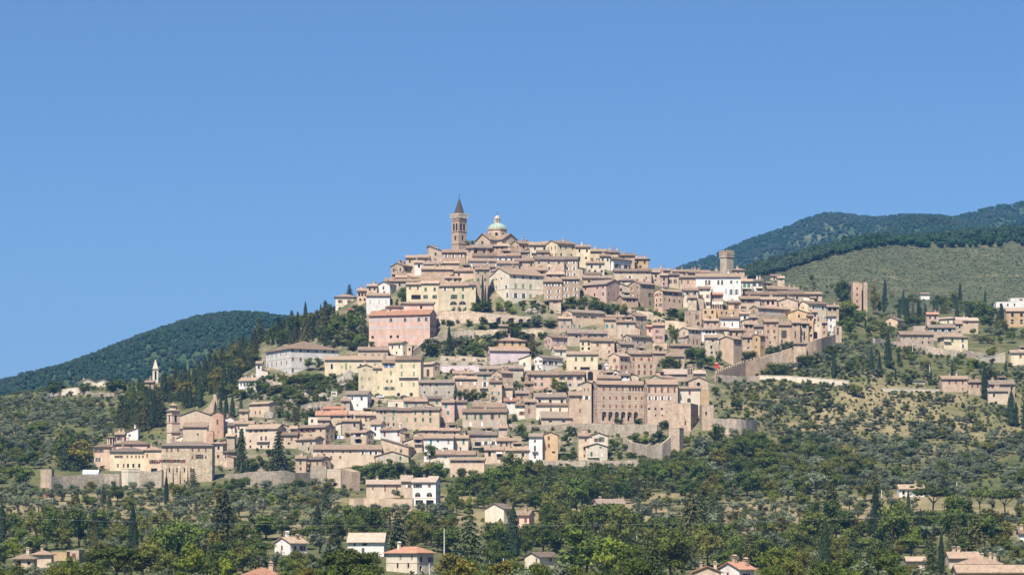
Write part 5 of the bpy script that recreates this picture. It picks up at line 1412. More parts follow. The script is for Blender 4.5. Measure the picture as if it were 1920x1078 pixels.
# ------------------------------------------------------------------ plants
TREES=[]   # (kind, px, ybase, width_px, height_px, label, group)
def T(k,px,y,h,w,lab=None,grp=None): TREES.append((k,px,y,w,h,lab,grp))
MAN='''
k 655 553 33 24 tall dark fir rising behind the small isolated cream villa
c 641 554 16 7 small cypress beside the tall dark fir and the cream villa
b 880 464 20 22 small dark tree squeezed between the bell tower and the domed church
b 757 574 37 27 big rounded tree between the gabled white house and the buff yellow house
v 744 574 14 8
k 681 641 56 26 tall dark conifer beside the pink palazzo's left wall
b 664 632 42 28
s 640 648 26 36
b 630 625 26 30
s 662 656 15 30
s 688 654 14 28
b 610 640 30 30
b 645 612 18 20
s 660 592 12 16
s 672 583 12 20
o 1440 706 14 22
b 1452 704 24 26
o 1483 699 20 24
b 1506 692 26 24
o 1530 682 22 24
b 1552 672 24 24
o 1572 662 18 22
b 1468 704 20 20
b 1436 708 18 18
o 1462 702 16 24
b 1475 696 16 18
o 1500 694 14 22
b 1520 684 18 22
o 1545 672 15 20
b 1560 664 14 18
c 842 664 56 11 lone tall cypress in the terraced gardens below the ivy wall
b 806 670 38 40 spreading tree in the terraced gardens below the pink palazzo
o 860 650 18 26
o 880 650 18 24
v 895 660 30 15 bright yellow green tree at the corner of the terraced gardens
v 898 668 14 24
o 912 640 14 22
o 914 655 14 20
b 940 636 18 24
b 962 634 22 26
k 998 668 44 26 big dark fir between the ochre house and the dusty pink house
b 984 640 18 26
s 1020 634 12 16
c 905 568 56 6.5 tall thin cypress beside the cream palazzo
c 916 568 34 6 shorter thin cypress beside the cream palazzo
v 889 586 18 22
b 911 586 22 24
v 934 584 17 18
b 953 586 22 16
v 962 588 12 16
s 978 572 9 18
s 1000 572 9 14
s 1004 584 13 20
s 1028 571 10 18
v 1050 573 12 20
b 1070 569 13 20
b 1094 572 16 16
b 1112 578 20 24
b 1128 584 18 16
s 1060 582 12 28
s 1086 584 12 24
b 1140 592 20 16
b 1156 594 22 14
b 1170 594 24 13
s 1190 592 16 16
b 1205 590 15 12
s 1217 595 13 9
b 1233 602 18 18
b 1262 592 13 26
s 1277 601 16 16
s 1256 607 12 26
s 1240 614 14 14
v 1257 626 20 17 bright round tree beside the pale ruined house wall
b 1266 642 24 16
s 962 614 10 38
s 986 612 9 28
o 1004 614 22 24
b 1030 613 13 24
s 902 620 10 24
s 880 612 14 14
s 925 614 10 22
s 850 596 20 10
s 862 600 24 9
s 872 602 26 10
s 838 592 10 14
s 845 611 11 16
s 905 606 12 12
s 1004 610 10 12
v 1038 730 25 20 vivid yellow green shrub tree in front of the rust pink row house
b 1050 738 22 26
c 994 740 42 5.5 slim cypress against the rust pink row house
k 1062 738 24 12
b 1020 742 10 22
b 1038 745 10 20
b 1005 744 10 18
b 1075 742 12 14
b 862 752 20 18
b 876 752 18 18
b 890 752 22 20
b 905 754 20 20
v 922 758 18 20
s 974 731 12 22
b 1246 697 24 16
b 1256 694 26 22
b 1270 694 20 16
b 1295 682 30 24
b 1312 690 42 26 largest dark tree in the grove behind the old stone bell gable
b 1330 692 24 22
b 1347 684 26 12
b 1312 694 22 16
b 1265 658 18 18
s 1236 659 12 16
s 1275 657 10 18
b 1404 678 22 36 round dark tree beside the orange peach corner house
s 1443 662 14 18
s 1457 660 13 16
s 1471 655 15 18
s 1482 652 12 14
b 1580 566 40 28
b 1590 604 36 40
b 1612 612 30 28
b 1600 586 26 26
g 1637 590 62 24 olive gold tall tree beside the ruined tower
c 1665 690 74 16 great dark cypress below the road wall on the right
c 1686 606 48 9
c 1700 608 46 12
k 1712 606 44 12
c 1722 604 44 10
c 1735 600 32 10
k 1752 592 26 12
k 1766 588 26 12
c 1794 612 58 11 tall cypress in front of the white bungalow
c 1805 622 34 8 shorter cypress beside the white bungalow
c 1790 570 18 5
b 1782 584 20 14
b 1820 594 28 30
b 1850 606 36 40
c 1878 604 36 14
b 1712 612 18 30
v 1750 614 12 24
s 1695 620 14 24
c 1846 748 66 17 great cypress standing against the reddish brick farmhouse
c 1896 798 68 22 broad cypress clump at the right edge of the dry slope
c 1905 800 48 11
c 1922 806 62 16
k 453 888 86 31 tall ragged cedar in the town park beside the buttressed convent
k 522 888 80 48 wide spreading cedar in the town park above the high park wall
b 476 888 32 28
b 491 888 36 28
b 505 888 28 24
b 541 886 26 28
v 466 886 26 16
k 553 790 26 24 dark rounded conifer beside the shrubby slope left of centre
v 574 796 8 14
s 586 782 12 24
b 540 720 16 32
b 560 719 17 32
b 582 719 18 28
b 602 716 16 26
s 515 738 17 26
b 545 750 22 30
b 560 758 20 30
b 582 738 20 26
b 492 738 24 30
b 472 738 22 24
v 455 748 18 30
v 660 728 24 14
s 655 714 18 12
s 626 716 16 16
s 530 735 14 24
s 600 735 14 18
b 578 696 27 22 first plane tree in the courtyard of the great white convent
b 599 696 27 22 second plane tree in the courtyard of the great white convent
c 414 784 42 11
c 424 786 48 12
c 436 784 46 12
k 452 778 40 14
c 404 790 40 10
b 1190 830 18 22
v 1210 832 17 24
b 1232 829 21 26
s 1252 834 16 18
b 1245 805 17 22
s 1265 806 10 16
b 1151 845 21 22
b 1172 845 14 16
s 1225 858 20 20
s 1243 852 24 14
b 1072 817 18 22
b 975 817 22 22
b 986 826 16 22
b 1060 836 22 18
v 1074 857 12 20
b 1070 866 16 24
b 1056 852 14 14
s 965 790 14 12
b 1344 830 34 28
o 1374 818 16 18
o 1398 816 16 18
b 1380 768 20 28 dark terrace tree above the hedge near the bastion
s 1358 788 9 18
s 1374 789 8 18
s 1390 790 8 18
s 1406 790 8 16
s 1130 800 10 16
v 1143 795 14 14
s 1160 795 13 18
s 1196 794 10 20
o 110 924 20 28
o 140 924 18 26
b 172 922 22 26
o 200 922 18 24
s 214 914 14 14
o 252 922 22 26
o 280 922 22 28
s 130 900 10 22
s 118 905 14 16
b 456 918 26 34
b 440 914 20 22
o 500 920 22 28
o 530 922 20 26
b 560 920 26 30
o 590 918 24 30
b 618 924 30 34
s 545 905 12 14
s 478 906 10 12
b 690 906 40 48
b 715 908 46 48
b 745 908 44 46
b 775 908 42 42
b 800 902 38 44
b 822 904 42 40
b 668 902 32 36
s 732 872 12 16
b 812 872 36 30
b 668 868 16 16
v 720 932 18 26
o 744 934 18 24
o 676 968 24 30
o 706 966 24 30
o 735 968 26 32
o 762 966 24 28
o 790 962 22 28
o 812 960 20 24
b 980 905 50 42
b 1005 896 36 34
b 955 892 46 38
c 923 908 30 7
b 866 898 24 22
b 888 900 22 24
c 1703 972 56 12 tall cypress in front of the small white villa on the right lower slope
p 1748 968 58 78 large umbrella pine beside the tall cypress on the right lower slope
p 1838 968 54 56 umbrella pine in the middle of the right lower slope
p 1885 972 56 62 umbrella pine near the right edge of the view
p 562 1030 40 50 umbrella pine over the small white gabled house
c 962 1052 106 36 giant dense cypress in front of the stone farmhouse
k 880 1070 128 74 giant layered cedar near the bottom centre
v 880 976 52 18 yellow green pointed crown behind the giant layered cedar
k 745 1035 76 56 broad layered cedar behind the white house with the arched door
c 731 998 38 7
c 312 950 62 12 lone tall cypress on the dry terrace at lower left
k 362 922 44 28 dense dark conifer in front of the buttressed convent
k 178 1052 68 22
c 182 1030 42 12
k 130 1030 32 12
b 62 1036 34 40
p 118 1076 26 60
p 490 1055 40 60
p 390 1078 26 40
v 380 1086 46 40
g 540 1068 30 32
b 128 870 55 60
g 150 880 58 56
k 122 880 56 36
b 38 915 46 60 large dark broadleaf mass beside the broken tower stump
v 852 944 26 20
b 105 742 26 40
b 160 740 26 28 round evergreen tree in front of the cream gabled villa on the ridge
b 212 738 24 36
c 1650 1000 42 9
c 1640 1010 34 8
g 1580 1045 40 40
c 1765 1078 82 16 tall cypress near the lower right farmhouse
k 1745 1080 70 40
k 1790 1030 52 36
k 1830 1042 78 50
g 1655 1030 26 20
c 330 1080 44 7
g 580 882 14 12
b 1515 742 20 20
b 1605 745 24 26
b 1680 905 34 26
k 1768 930 40 26
k 1640 925 50 28
b 1720 930 26 40
v 1862 668 18 26
v 1830 690 16 30
'''
for l in MAN.strip().splitlines():
    t=l.split(None,5); q_=list(map(float,t[1:5]))
    if len(t)<6 and q_[1]<880 and t[0] in 'bsvo': q_[2]*=1.12; q_[3]*=1.22
    T(t[0],*q_,t[5] if len(t)>5 else None)
wr=random.Random(77)
for pts in WALLS:
    for (p0,p1) in zip(pts,pts[1:]):
        for k in range(int(abs(p1[0]-p0[0])/8)):
            if wr.random()<.55:
                t=wr.random(); x=p0[0]+(p1[0]-p0[0])*t; hgt=(p0[2]+(p1[2]-p0[2])*t)-(p0[1]+(p1[1]-p0[1])*t)
                s_=wr.uniform(6,12); T(wr.choice('ssbo'),x,p0[2]+(p1[2]-p0[2])*t+wr.uniform(1,3),min(hgt*.9,s_*wr.uniform(.8,1.2)),s_,None,'at the foot of the stone walls')
def inside(poly,x,y):
    c=False; n=len(poly)
    for i in range(n):
        x1,y1=poly[i]; x2,y2=poly[(i+1)%n]
        if (y1>y)!=(y2>y) and x<(x2-x1)*(y-y1)/(y2-y1)+x1: c=not c
    return c
RECT=[(h['x0']-(12 if h['yb']>900 else 0),h['x1']+(12 if h['yb']>900 else 0),h['ye'],h['yb']) for h in HOUSES]+[(t[1]-t[3]*.3,t[1]+t[3]*.3,t[2]-t[4]*.85,t[2]-t[4]*.12) for t in TREES if t[5] and t[2]>900]
def zone(poly,n,mix,size,phrase,seed,asp=(.85,1.2),mind=0.5,rows=None,cover=.25,clump=0):
    r=random.Random(seed); xs=[p[0] for p in poly]; ys=[p[1] for p in poly]; got=0; tries=0; mine=[]
    kinds,wts=zip(*mix.items())
    while got<n and tries<n*14:
        tries+=1
        x=r.uniform(min(xs),max(xs)); y=r.uniform(min(ys),max(ys))
        if rows: y=round((y+(x-1000)*rows[1])/rows[0])*rows[0]-(x-1000)*rows[1]+r.uniform(-1.2,1.2)
        if not inside(poly,x,y): continue
        if clump:
            nn=math.sin(x*.031+y*.07+seed)+math.sin(x*.017-y*.10+2)+.8*math.sin(x*.083+y*.05)+.6*math.sin(x*.05-y*.19)
            if nn<r.gauss(clump,.5): continue
        k=r.choices(kinds,wts)[0]; f=(y-min(ys))/(max(ys)-min(ys))
        s=(size[0]+(size[1]-size[0])*f)*(r.uniform(.55,1.1) if r.random()<.72 else r.uniform(1.1,1.65))
        wd,ht={'c':(s*.36,s*1.7),'k':(s*.8,s*1.35),'p':(s*1.35,s*1.1),'o':(s*.82,s*.72),'s':(s*.7,s*.5),'v':(s*.8,s*.8),'g':(s*.9,s)}.get(k,(s*r.uniform(.8,1.15),s*r.uniform(.7,1.2)))
        if any(a-wd*cover<x<b+wd*cover and ((c<y<d+1) or (y>=d and y-ht*.8<d-2)) for a,b,c,d in RECT): continue
        if any(abs(x-q[0])<(wd+q[2])*.5*mind and abs(y-q[1])<(wd+q[2])*.28*mind for q in mine[-400:]): continue
        mine.append((x,y,wd)); TREES.append((k,x,y,wd,ht,None,phrase)); got+=1
# lower slopes and valley, from the bottom of the view up
zone([(-30,1005),(640,1000),(640,1125),(-30,1125)],230,dict(b=6,k=.6,p=.9,o=1.8,v=.6,c=.08,g=.4),(50,80),'in the valley wood at the lower left',1,mind=.42)
zone([(640,1000),(1300,1000),(1300,1125),(640,1125)],230,dict(b=6,k=.9,p=.7,o=1.0,v=.6,c=.06,g=.4),(50,80),'in the valley wood at the bottom centre',2,mind=.42)
zone([(1300,1000),(1950,1000),(1950,1125),(1300,1125)],230,dict(b=6,k=.8,p=.6,o=1.0,v=.5,c=.08,g=.6),(48,78),'in the valley wood at the lower right',3,mind=.42)
zone([(-30,915),(75,915),(300,935),(640,925),(660,960),(660,1005),(-30,1005)],260,dict(b=1.8,o=7,s=2,v=.3,g=.2,k=.2),(30,42),'on the terraces below the left town wall',4,mind=.62)
zone([(300,905),(440,912),(640,918),(660,960),(430,958),(300,935)],40,dict(b=4,o=2,s=1),(24,30),'under the park wall',5)
zone([(655,958),(840,950),(840,915),(900,905),(1110,880),(1210,872),(1300,900),(1190,938),(1140,960),(1140,1005),(655,1005)],400,dict(b=8,o=1,s=1,k=.3,v=.15),(38,54),'in the dark wood below the town',6,mind=.36)
zone([(1180,870),(1250,865),(1330,842),(1420,830),(1480,842),(1600,872),(1600,925),(1320,940),(1200,905)],240,dict(b=7,o=3,s=2,g=.15),(30,44),'in the green wood below the bastion',7,mind=.4)
zone([(1310,935),(1600,925),(1950,935),(1950,1000),(1310,1000)],240,dict(o=7,b=1.2,s=1.0,v=.15,k=.15),(30,40),'in the olive rows at the lower right',8,mind=.6,rows=(17,.02))
zone([(1150,958),(1200,938),(1320,940),(1320,1000),(1150,1002)],46,dict(o=7,b=1.3,s=.6),(28,38),'in the olive rows at the lower right',32,mind=.6,rows=(17,.02))
# dry slope on the right
zone([(1350,735),(1430,722),(1600,726),(1760,738),(1870,760),(1950,800),(1950,925),(1600,925),(1560,870),(1480,842),(1425,822),(1425,790)],620,dict(o=6,s=3,b=1.0),(13,28),'on the dry grass slope at the right',9,mind=.4,clump=-.35)
zone([(1600,800),(1950,830),(1950,930),(1600,925),(1500,860),(1450,815)],230,dict(o=6,b=1.2,s=1),(19,26),'on the lower part of the dry right slope',10,mind=.4,clump=-.4)
zone([(1360,716),(1424,716),(1590,726),(1600,735),(1430,735),(1355,735)],60,dict(o=4,s=3,b=1),(14,17),'below the garden wall on the right',11)
zone([(1430,690),(1490,690),(1515,678),(1570,656),(1640,648),(1650,705),(1590,712),(1480,704),(1430,704)],85,dict(o=5,b=1.2,s=2,c=.15),(15,19),'on the olive terrace beside the ramp wall',12,mind=.55)
zone([(1575,600),(1640,596),(1660,640),(1800,672),(1890,690),(1940,690),(1940,730),(1850,735),(1770,728),(1640,722),(1580,690),(1575,650)],150,dict(o=4,b=2.5,s=2,c=.25,v=.2),(15,21),'among the gardens of the right hillside',13,mind=.55)
zone([(1640,560),(1700,556),(1950,575),(1950,640),(1850,650),(1640,600)],110,dict(b=4,o=1.5,c=.8,k=.8,s=.8),(16,22),'around the houses high on the right',14,mind=.5)
zone([(1640,610),(1690,620),(1690,634),(1640,640)],12,dict(b=2,s=1),(12,16),'around the houses high on the right',15)
zone([(1575,545),(1600,560),(1600,620),(1575,625)],10,dict(b=2,s=1),(20,24),'around the ruined tower',16)
# left: conifer belt on the shoulder, olive hill
zone([(612,588),(625,600),(600,642),(560,648),(480,648),(478,690),(440,715),(440,745),(400,762),(380,765),(330,766),(300,800),(262,815),(215,805),(225,775),(300,735),(360,712),(420,682),(480,645),(540,618),(575,598)],340,dict(k=5.5,c=.7,b=3.2,g=1.0,p=.5,v=.1),(20,30),'in the conifer wood on the left shoulder',17,mind=.34,cover=.1)
zone([(262,745),(330,722),(300,760),(240,790),(215,800)],18,dict(k=3,b=2,g=.6),(22,30),'in the conifer wood on the left shoulder',18)
zone([(-30,760),(80,748),(250,746),(225,790),(210,812),(170,840),(110,858),(70,880),(-30,880)],440,dict(o=7,s=1.4,b=2.2),(15,26),'on the olive hill at the far left',19,mind=.36,clump=-.9)
zone([(-30,835),(70,845),(75,915),(-30,915)],34,dict(b=6,s=1,o=1),(26,36),'in the dark trees at the left edge',20)
zone([(100,858),(172,842),(176,884),(100,890)],14,dict(k=2,b=3,p=1),(24,34),'beside the old wall at the far left',21)
zone([(75,740),(100,748),(290,738),(290,722),(215,728),(100,735)],26,dict(b=3,k=1.5,c=1,o=.6),(15,22),'around the villas on the left ridge',22)
zone([(262,728),(330,712),(390,690),(300,720)],26,dict(c=3,k=2),(14,18),'around the villas on the left ridge',23)
zone([(-30,752),(40,748),(75,745),(75,755),(-30,765)],16,dict(b=2,o=2),(16,20),'around the villas on the left ridge',24)
# gardens inside the town
zone([(440,735),(500,705),(620,705),(668,700),(668,742),(640,738),(560,790),(500,750),(440,750)],170,dict(b=5,s=4,v=.5),(12,20),'on the shrubby slope below the white convent',25,cover=.1)
zone([(600,610),(640,595),(690,580),(690,640),(728,650),(665,656),(600,650)],60,dict(b=4,s=3,k=.5),(13,19),'beside the salmon pink palazzo',26,cover=.05)
zone([(815,632),(910,626),(1020,624),(1020,640),(985,652),(925,655),(912,682),(815,682)],70,dict(o=3,s=4,b=2.4,v=.3),(10,18),'in the terraced gardens of mid town',27,cover=.1)
zone([(960,560),(1090,566),(1180,580),(1290,590),(1290,614),(1180,600),(1060,590),(1000,588),(960,580)],70,dict(s=4,b=4,v=.4),(10,17),'on the green bank above the middle of the town',28,cover=.1)
zone([(1095,865),(1260,845),(1300,825),(1340,815),(1350,840),(1250,872),(1180,880),(1100,885)],42,dict(b=3,s=4,o=1),(14,20),'on the slope under the bastion',29,cover=.1)
zone([(1290,815),(1420,792),(1430,830),(1330,850)],36,dict(s=5,o=2,b=1),(9,15),'on the rocky bank beside the bastion',30,cover=.1)
zone([(420,700),(1560,520),(1560,800),(1200,860),(500,890)],420,dict(s=4,b=4,v=.35,o=.6,c=.25),(8,15),'in small courtyards and gaps between the houses',31,cover=.02)

# --- place them: the largest of each kind one by one, the rest as masses
LIM=dict(b=295,o=292,s=250,k=230,c=200,v=200,g=200,p=200)
BUCK={}; PLACED={}; REST={}; COUNT={}
def in_view(x,y,w_,h_): return x+w_/2>0 and x-w_/2<1920 and y-h_<1076
TREES=[t for t in TREES if in_view(t[1],t[2],t[3],t[4])]
TREES.sort(key=lambda t:(t[5] is None,-(t[3]*t[4])))
KDESC=dict(b='broadleaf tree',o='silvery olive tree',s='shrub',k='dark conifer',c='narrow cypress',v='bright green shrub',g='golden green tree',p='umbrella pine')
LM=[("the brick bell tower",860,440),("the domed church",935,450),("the cream palazzo",965,560),("the salmon pink palazzo",750,625),("the lunette house",850,560),
    ("the battlemented tower",1363,500),("the ruined tower",1612,570),("the arcaded convent",1165,770),("the great white convent",560,690),("the lilac house",955,672),
    ("the yellow terrace",735,715),("the white arched palace",1347,540),("the rosy corner house",1130,550),("the town gate",1529,625),("the ramp wall",1450,685),
    ("the red brick chapel",408,790),("the buttressed convent",350,870),("the tall white house",1004,845),("the stone bastion",1290,790),("the gabled house with green shutters",1118,850),
    ("the long white house with green shutters",822,845),("the terraced farmhouse",750,930),("the stone farmhouse",927,965),("the red roofed villa",760,1055),
    ("the lone farmhouse in the woods",1146,952),("the brick farmhouse on the right slope",1790,725),("the small white villa",1708,922),("the white bungalow",1780,600),
    ("the pale yellow hillside house",1790,645),("the ridge villa",170,720),("the pointed church spire",293,705),("the tower house by the ramp",1362,660),
    ("the dark red shuttered houses",1200,690),("the long low house",650,855),("the park cedars",490,870),("the lower town wall",160,905),("the pinkish long house",905,785),("the cream house with dark shutters",1320,560),
    ("the big beige house in the centre",1104,605),("the slim cypress",842,640),("the valley houses",690,1030),("the lower right farmhouse",1840,1060),("the flat cream house",110,1045),("the pink gable end house",1262,565)]
def near(px,y):
    d=sorted((math.hypot(px-a_,y-b_),n,a_,b_) for n,a_,b_ in LM)[0]; dx,dy=px-d[2],y-d[3]
    if d[0]<14: w_='right beside'
    elif abs(dx)>1.3*abs(dy): w_='right of' if dx>0 else 'left of'
    elif abs(dy)>1.3*abs(dx): w_='below' if dy>0 else 'above'
    else: w_=('below and ' if dy>0 else 'above and ')+('right of' if dx>0 else 'left of')
    return w_+' '+d[1]
for t in TREES:
    k,px,y,wd,ht,lab,grp=t; COUNT[k]=COUNT.get(k,0)+1
    Y=hit(px,y); m=Y/F; x=wx(px,Y); z=zground(px,Y)
    if COUNT[k]>LIM[k] and not lab: REST.setdefault(k,[]).append((x,Y,z-.15,wd*m,ht*m)); continue
    r=random.Random(int(px*7+y*13)); crown,trunk=PROTO[k][r.randrange(len(PROTO[k]))]
    small=wd<11 or k=='s'
    if small:
        o=link(bpy.data.objects.new(TNAME[k],crown)); o.location=(x,Y,z-.15); o.scale=(wd*m,wd*m,ht*m); o.rotation_euler=(0,0,r.uniform(0,6.28)); root=cr=o
        tr=link(bpy.data.objects.new('trunk',trunk),o)
    else:
        root=empty(TNAME[k],(x,Y,z),r.uniform(0,6.28)); root.scale=(wd*m,wd*m,ht*m)
        link(bpy.data.objects.new('trunk',trunk),root); cr=link(bpy.data.objects.new('crown',crown),root)
    PLACED.setdefault(k,{}).setdefault(crown.name,cr)
    if lab: tag(root,lab,TCAT[k])
    else:
        g=grp or near(px,y); tag(root,None,TCAT[k],'%ss %s'%(KDESC[k],g))
        sz='small' if wd<15 else 'large' if wd>34 else ''
        BUCK.setdefault((sz,k,near(px,y)),[]).append((px,root))
O1=['','first','second','third','fourth','fifth','sixth','seventh','eighth','ninth','tenth','eleventh','twelfth','thirteenth','fourteenth','fifteenth','sixteenth','seventeenth','eighteenth','nineteenth']
O2=['','','twent','thirt','fort','fift','sixt','sevent','eight','ninet']
def ordinal(n): return O1[n] if n<20 else (O2[n//10]+'ieth' if n%10==0 else O2[n//10]+'y-'+O1[n%10])
for (sz,k,nr),lst in BUCK.items():
    lst.sort(key=lambda q:q[0])
    for i,(px,ro_) in enumerate(lst):
        ro_['label']=' '.join(((ordinal(i+1)+' ' if len(lst)>1 else '')+sz+' '+KDESC[k]+(' from left,' if len(lst)>1 else '')+' '+nr).split())
# woodland trees along the top of the olive grove: a few singly, the rest as a wood
rs=np.random.RandomState(8)
wood=[]; cnt=0
edge=lambda px: np.interp(px,[1390,1440,1500,1560,1600,1640,1680,1720,1800,1920,2000],[528,518,499,482,472,466,462,466,466,462,460])
ridge_y=lambda px: np.interp(px,[1390,1440,1500,1560,1600,1640,1680,1720,1800,1920,2000],[516,507,490,470,458,450,446,442,440,436,434])
wmesh=[]; WT=[]
for i in range(900):
    px=rs.uniform(1385,2010); y=ridge_y(px)+(edge(px)-ridge_y(px))*rs.rand()**.8
    Y=hit(px,y,1900); 
    if rs.rand()<.35: Y=Y+rs.uniform(0,90)
    x=wx(px,Y); z=zground(px,Y); m=Y/F; s=rs.uniform(11,18)*m
    if i<24 and 1400<px<1915:
        crown,trunk=PROTO['f'][i%4]; root=empty(TNAME['f'],(x,Y,z),rs.rand()*6); root.scale=(s,s,s*1.05)
        link(bpy.data.objects.new('trunk',trunk),root); c_=link(bpy.data.objects.new('crown',crown),root); wmesh.append(c_)
        WT.append((px,root)); tag(root,None,'tree','trees along the top of the olive grove')
    else: wood.append((x,Y,z-.5,s,s*rs.uniform(.9,1.2)))
FM=wmesh[:4]
for i,(px,ro_) in enumerate(sorted(WT,key=lambda q:q[0])): ro_['label']=ordinal(i+1)+' dark tree from left in the wood along the top of the olive grove'
scatter_stuff('woodland','belt of dark woodland along the upper edge of the olive grove',wood,FM)
for k,pts in REST.items():
    nm={'b':'woodland','o':'olive_grove','s':'shrubbery','k':'conifer_wood'}.get(k,'thicket')
    scatter_stuff(nm,'mass of further %ss on the slopes'%KDESC[k],pts,list(PLACED[k].values())[:6])
# grove behind the town: far olives in rows
grove=[]
for i in range(9000):
    px=rs.uniform(1420,2050); y0=edge(px)+1; y1=np.interp(px,[1420,1500,1600,1700,1920,2050],[545,562,575,572,578,580]); y=y0+(y1-y0)*rs.rand()
    if rs.rand()<.25: y=round((y+(px-1500)*.05)/5.2)*5.2-(px-1500)*.05+rs.uniform(-.9,.9)
    if y<y0: continue
    n_=math.sin(px*.021+y*.12)+math.sin(px*.047-y*.21+1)+.7*math.sin(y*.5)
    if n_>1.15 and 520<y+(1700-px)*.06: continue
    Y=hit(px,y,1850); m=Y/F; s=rs.uniform(2.8,5.4)*m; grove.append((wx(px,Y),Y,zground(px,Y)-.9,s*1.05,s*.9))
scatter_stuff('olive_grove','far olive grove in terraced rows on the slope behind the town',grove,list(PLACED['o'].values())[:5])
# scrub
sc=[]
for i in range(16000):
    px=rs.uniform(-60,1980); y=rs.uniform(700,1100)
    if 330<px<1340 and y<880: continue
    if y<730+ (1400-px)*.1 and px>1340 and px<1430: continue
    if i>8500 and not (px>1380 and y<900): continue
    if any(a-1<px<b+1 and c<y<d for a,b,c,d in RECT): continue
    Y=hit(px,y); m=Y/F; s=rs.uniform(2.0,6.0)*m*(1 if y<880 else 1.7); sc.append((wx(px,Y),Y,zground(px,Y)-.15,s*1.3,s))
scatter_stuff('undergrowth','low scrub and grass tufts between the trees on the slopes',sc,list(PLACED['s'].values())[:3])
# forests on the far hills
f1=scatter_hill(HL,14000,1,5.2,lambda x,y,r:False)
f2=scatter_hill(HB,11000,2,7,lambda x,y,r:(abs((y-450)+(x-1600)*.36)<7 and x<1665) or r.rand()<.02)
f3=scatter_hill(HM,18000,3,7,lambda x,y,r:(math.sin(x*.06+y*.11)+math.sin(x*.13-y*.09+2)>1.45 and r.rand()<.75) or (x>1790 and y<402 and math.sin(x*.2)>.1 and r.rand()<.6))
for nm,lab,f_ in (('forest','forest covering the rounded hill behind the left end of the town',f1),('forest','forest on the nearer shoulder of the far mountain',f2),('forest','forest covering the far blue green mountain',f3)):
    scatter_stuff(nm,lab,[(x,y,z,s,s*1.05) for x,y,z,s,_ in f_],FM)
# ------------------------------------------------------------------ poles, cables, sheds, cars, rocks
POLES=[(853,962,36),(1194,1022,27),(1330,996,18),(1711,678,35),(1743,712,29),(1785,678,18),(778,1010,18),(833,1052,62),(848,1074,20),(855,1077,20),(918,1068,18),(944,1070,24),(1794,932,30),(350,1034,24),(1653,936,18),(1067,1040,10),(805,1082,26),(1872,988,12),(1725,994,12)]
PT=[]; PB={}
for px,yb,h in POLES:
    x,Y,z,m=spot(px,yb); H=h*m; root=empty('utility_pole',(x,Y,z))
    b=MB(); b.tube(0,0,-1,H,.17 if H<9 else .22,.12,8); b.build('post',[CONC],root)
    b=MB(); b.box(-.8,-.06,H-.5,.8,.06,H-.38)
    b.build('crossarm',[IRON],root); PT.append((x,Y,z+H-.4))
    tag(root,None,'utility pole','utility poles on the lower slopes'); PB.setdefault(near(px,yb-h/2),[]).append((px,root))
for nr,lst in PB.items():
    lst.sort(key=lambda q:q[0])
    for i,(px,ro_) in enumerate(lst): ro_['label']=(ordinal(i+1)+' ' if len(lst)>1 else '')+'pale concrete utility pole'+(' from left, ' if len(lst)>1 else ' ')+nr
def cable(label,a_,c_,sag,r=.05):
    b=MB(); n=26; pts=[]
    for i in range(n+1):
        t=i/n; pts.append((a_[0]+(c_[0]-a_[0])*t,a_[1]+(c_[1]-a_[1])*t,a_[2]+(c_[2]-a_[2])*t-sag*4*t*(1-t)))
    for p,q in zip(pts,pts[1:]): b.bar(p,q,r,4)
    tag(b.build('power_cable',[CONC]),label,'cable')
def at(px,y,Y): return (wx(px,Y),Y,wz(y,Y))
for k,(px,y) in enumerate(((-40,968),(1960,956))):
    Y=760; x,_,z=at(px,y,Y); zg=zground(px,Y); root=empty('utility_pole',(x,Y,zg)); b=MB(); b.tube(0,0,-1,z-zg+.3,.25,.15,8); b.build('post',[CONC],root)
    b=MB(); b.box(-.9,-.07,z-zg-.1,.9,.07,z-zg+.03); b.build('crossarm',[IRON],root)
    tag(root,'tall pole carrying the long valley cable beyond the %s edge of the view'%('left' if k==0 else 'right'),'utility pole')
cable('long thin power cable strung across the whole lower slope',at(-40,968,760),at(1960,956,760),3.3,.012)
cable('cable rising from the pole in the valley wood to the pole at right',PT[1],PT[2],2.0)
cable('cable running right from the pole among the lower right olives',PT[2],at(1690,972,PT[2][1]),3.5)
for k,(px,y) in enumerate(((1690,972),)):
    Y=PT[2][1]; x,_,z=at(px,y,Y); zg=zground(px,Y); root=empty('utility_pole',(x,Y,zg)); b=MB(); b.tube(0,0,-1,max(2,z-zg+.2),.18,.12,8); b.build('post',[CONC],root)
    tag(root,'pole at the right end of the cable over the lower right olives','utility pole')
cable('cable between the poles beside the giant layered cedar',PT[8],PT[10],.8,.03)

def shed(px,yb,w,h,mat,label,tilt=.4,name='shed',cat='shed'):
    x,Y,z,m=spot(px,yb); W=w*m; H=h*m; root=empty(name,(x-W/2,Y,z)); tag(root,label,cat)
    b=MB(); b.box(0,0,-1,W,W*.7,H*.55); b.build('wall',[wall_mat('G')],root)
    bt=[(-.3,H*.5),(W*.7+.3,H*.5+W*.7*tilt)]
    b=MB(); b.prism(bt+[(q,r+.12) for q,r in reversed(bt)],-.3,W+.3,'x'); b.build('roof',[mat],root)
shed(92,936,14,11,plain('faded_red_sheet',(.36,.10,.08)),'small shed with a faded red sheet roof below the far left wall',.7)
shed(1722,720,26,9,IRON,'dark open shed among the olives on the right slope',.15)
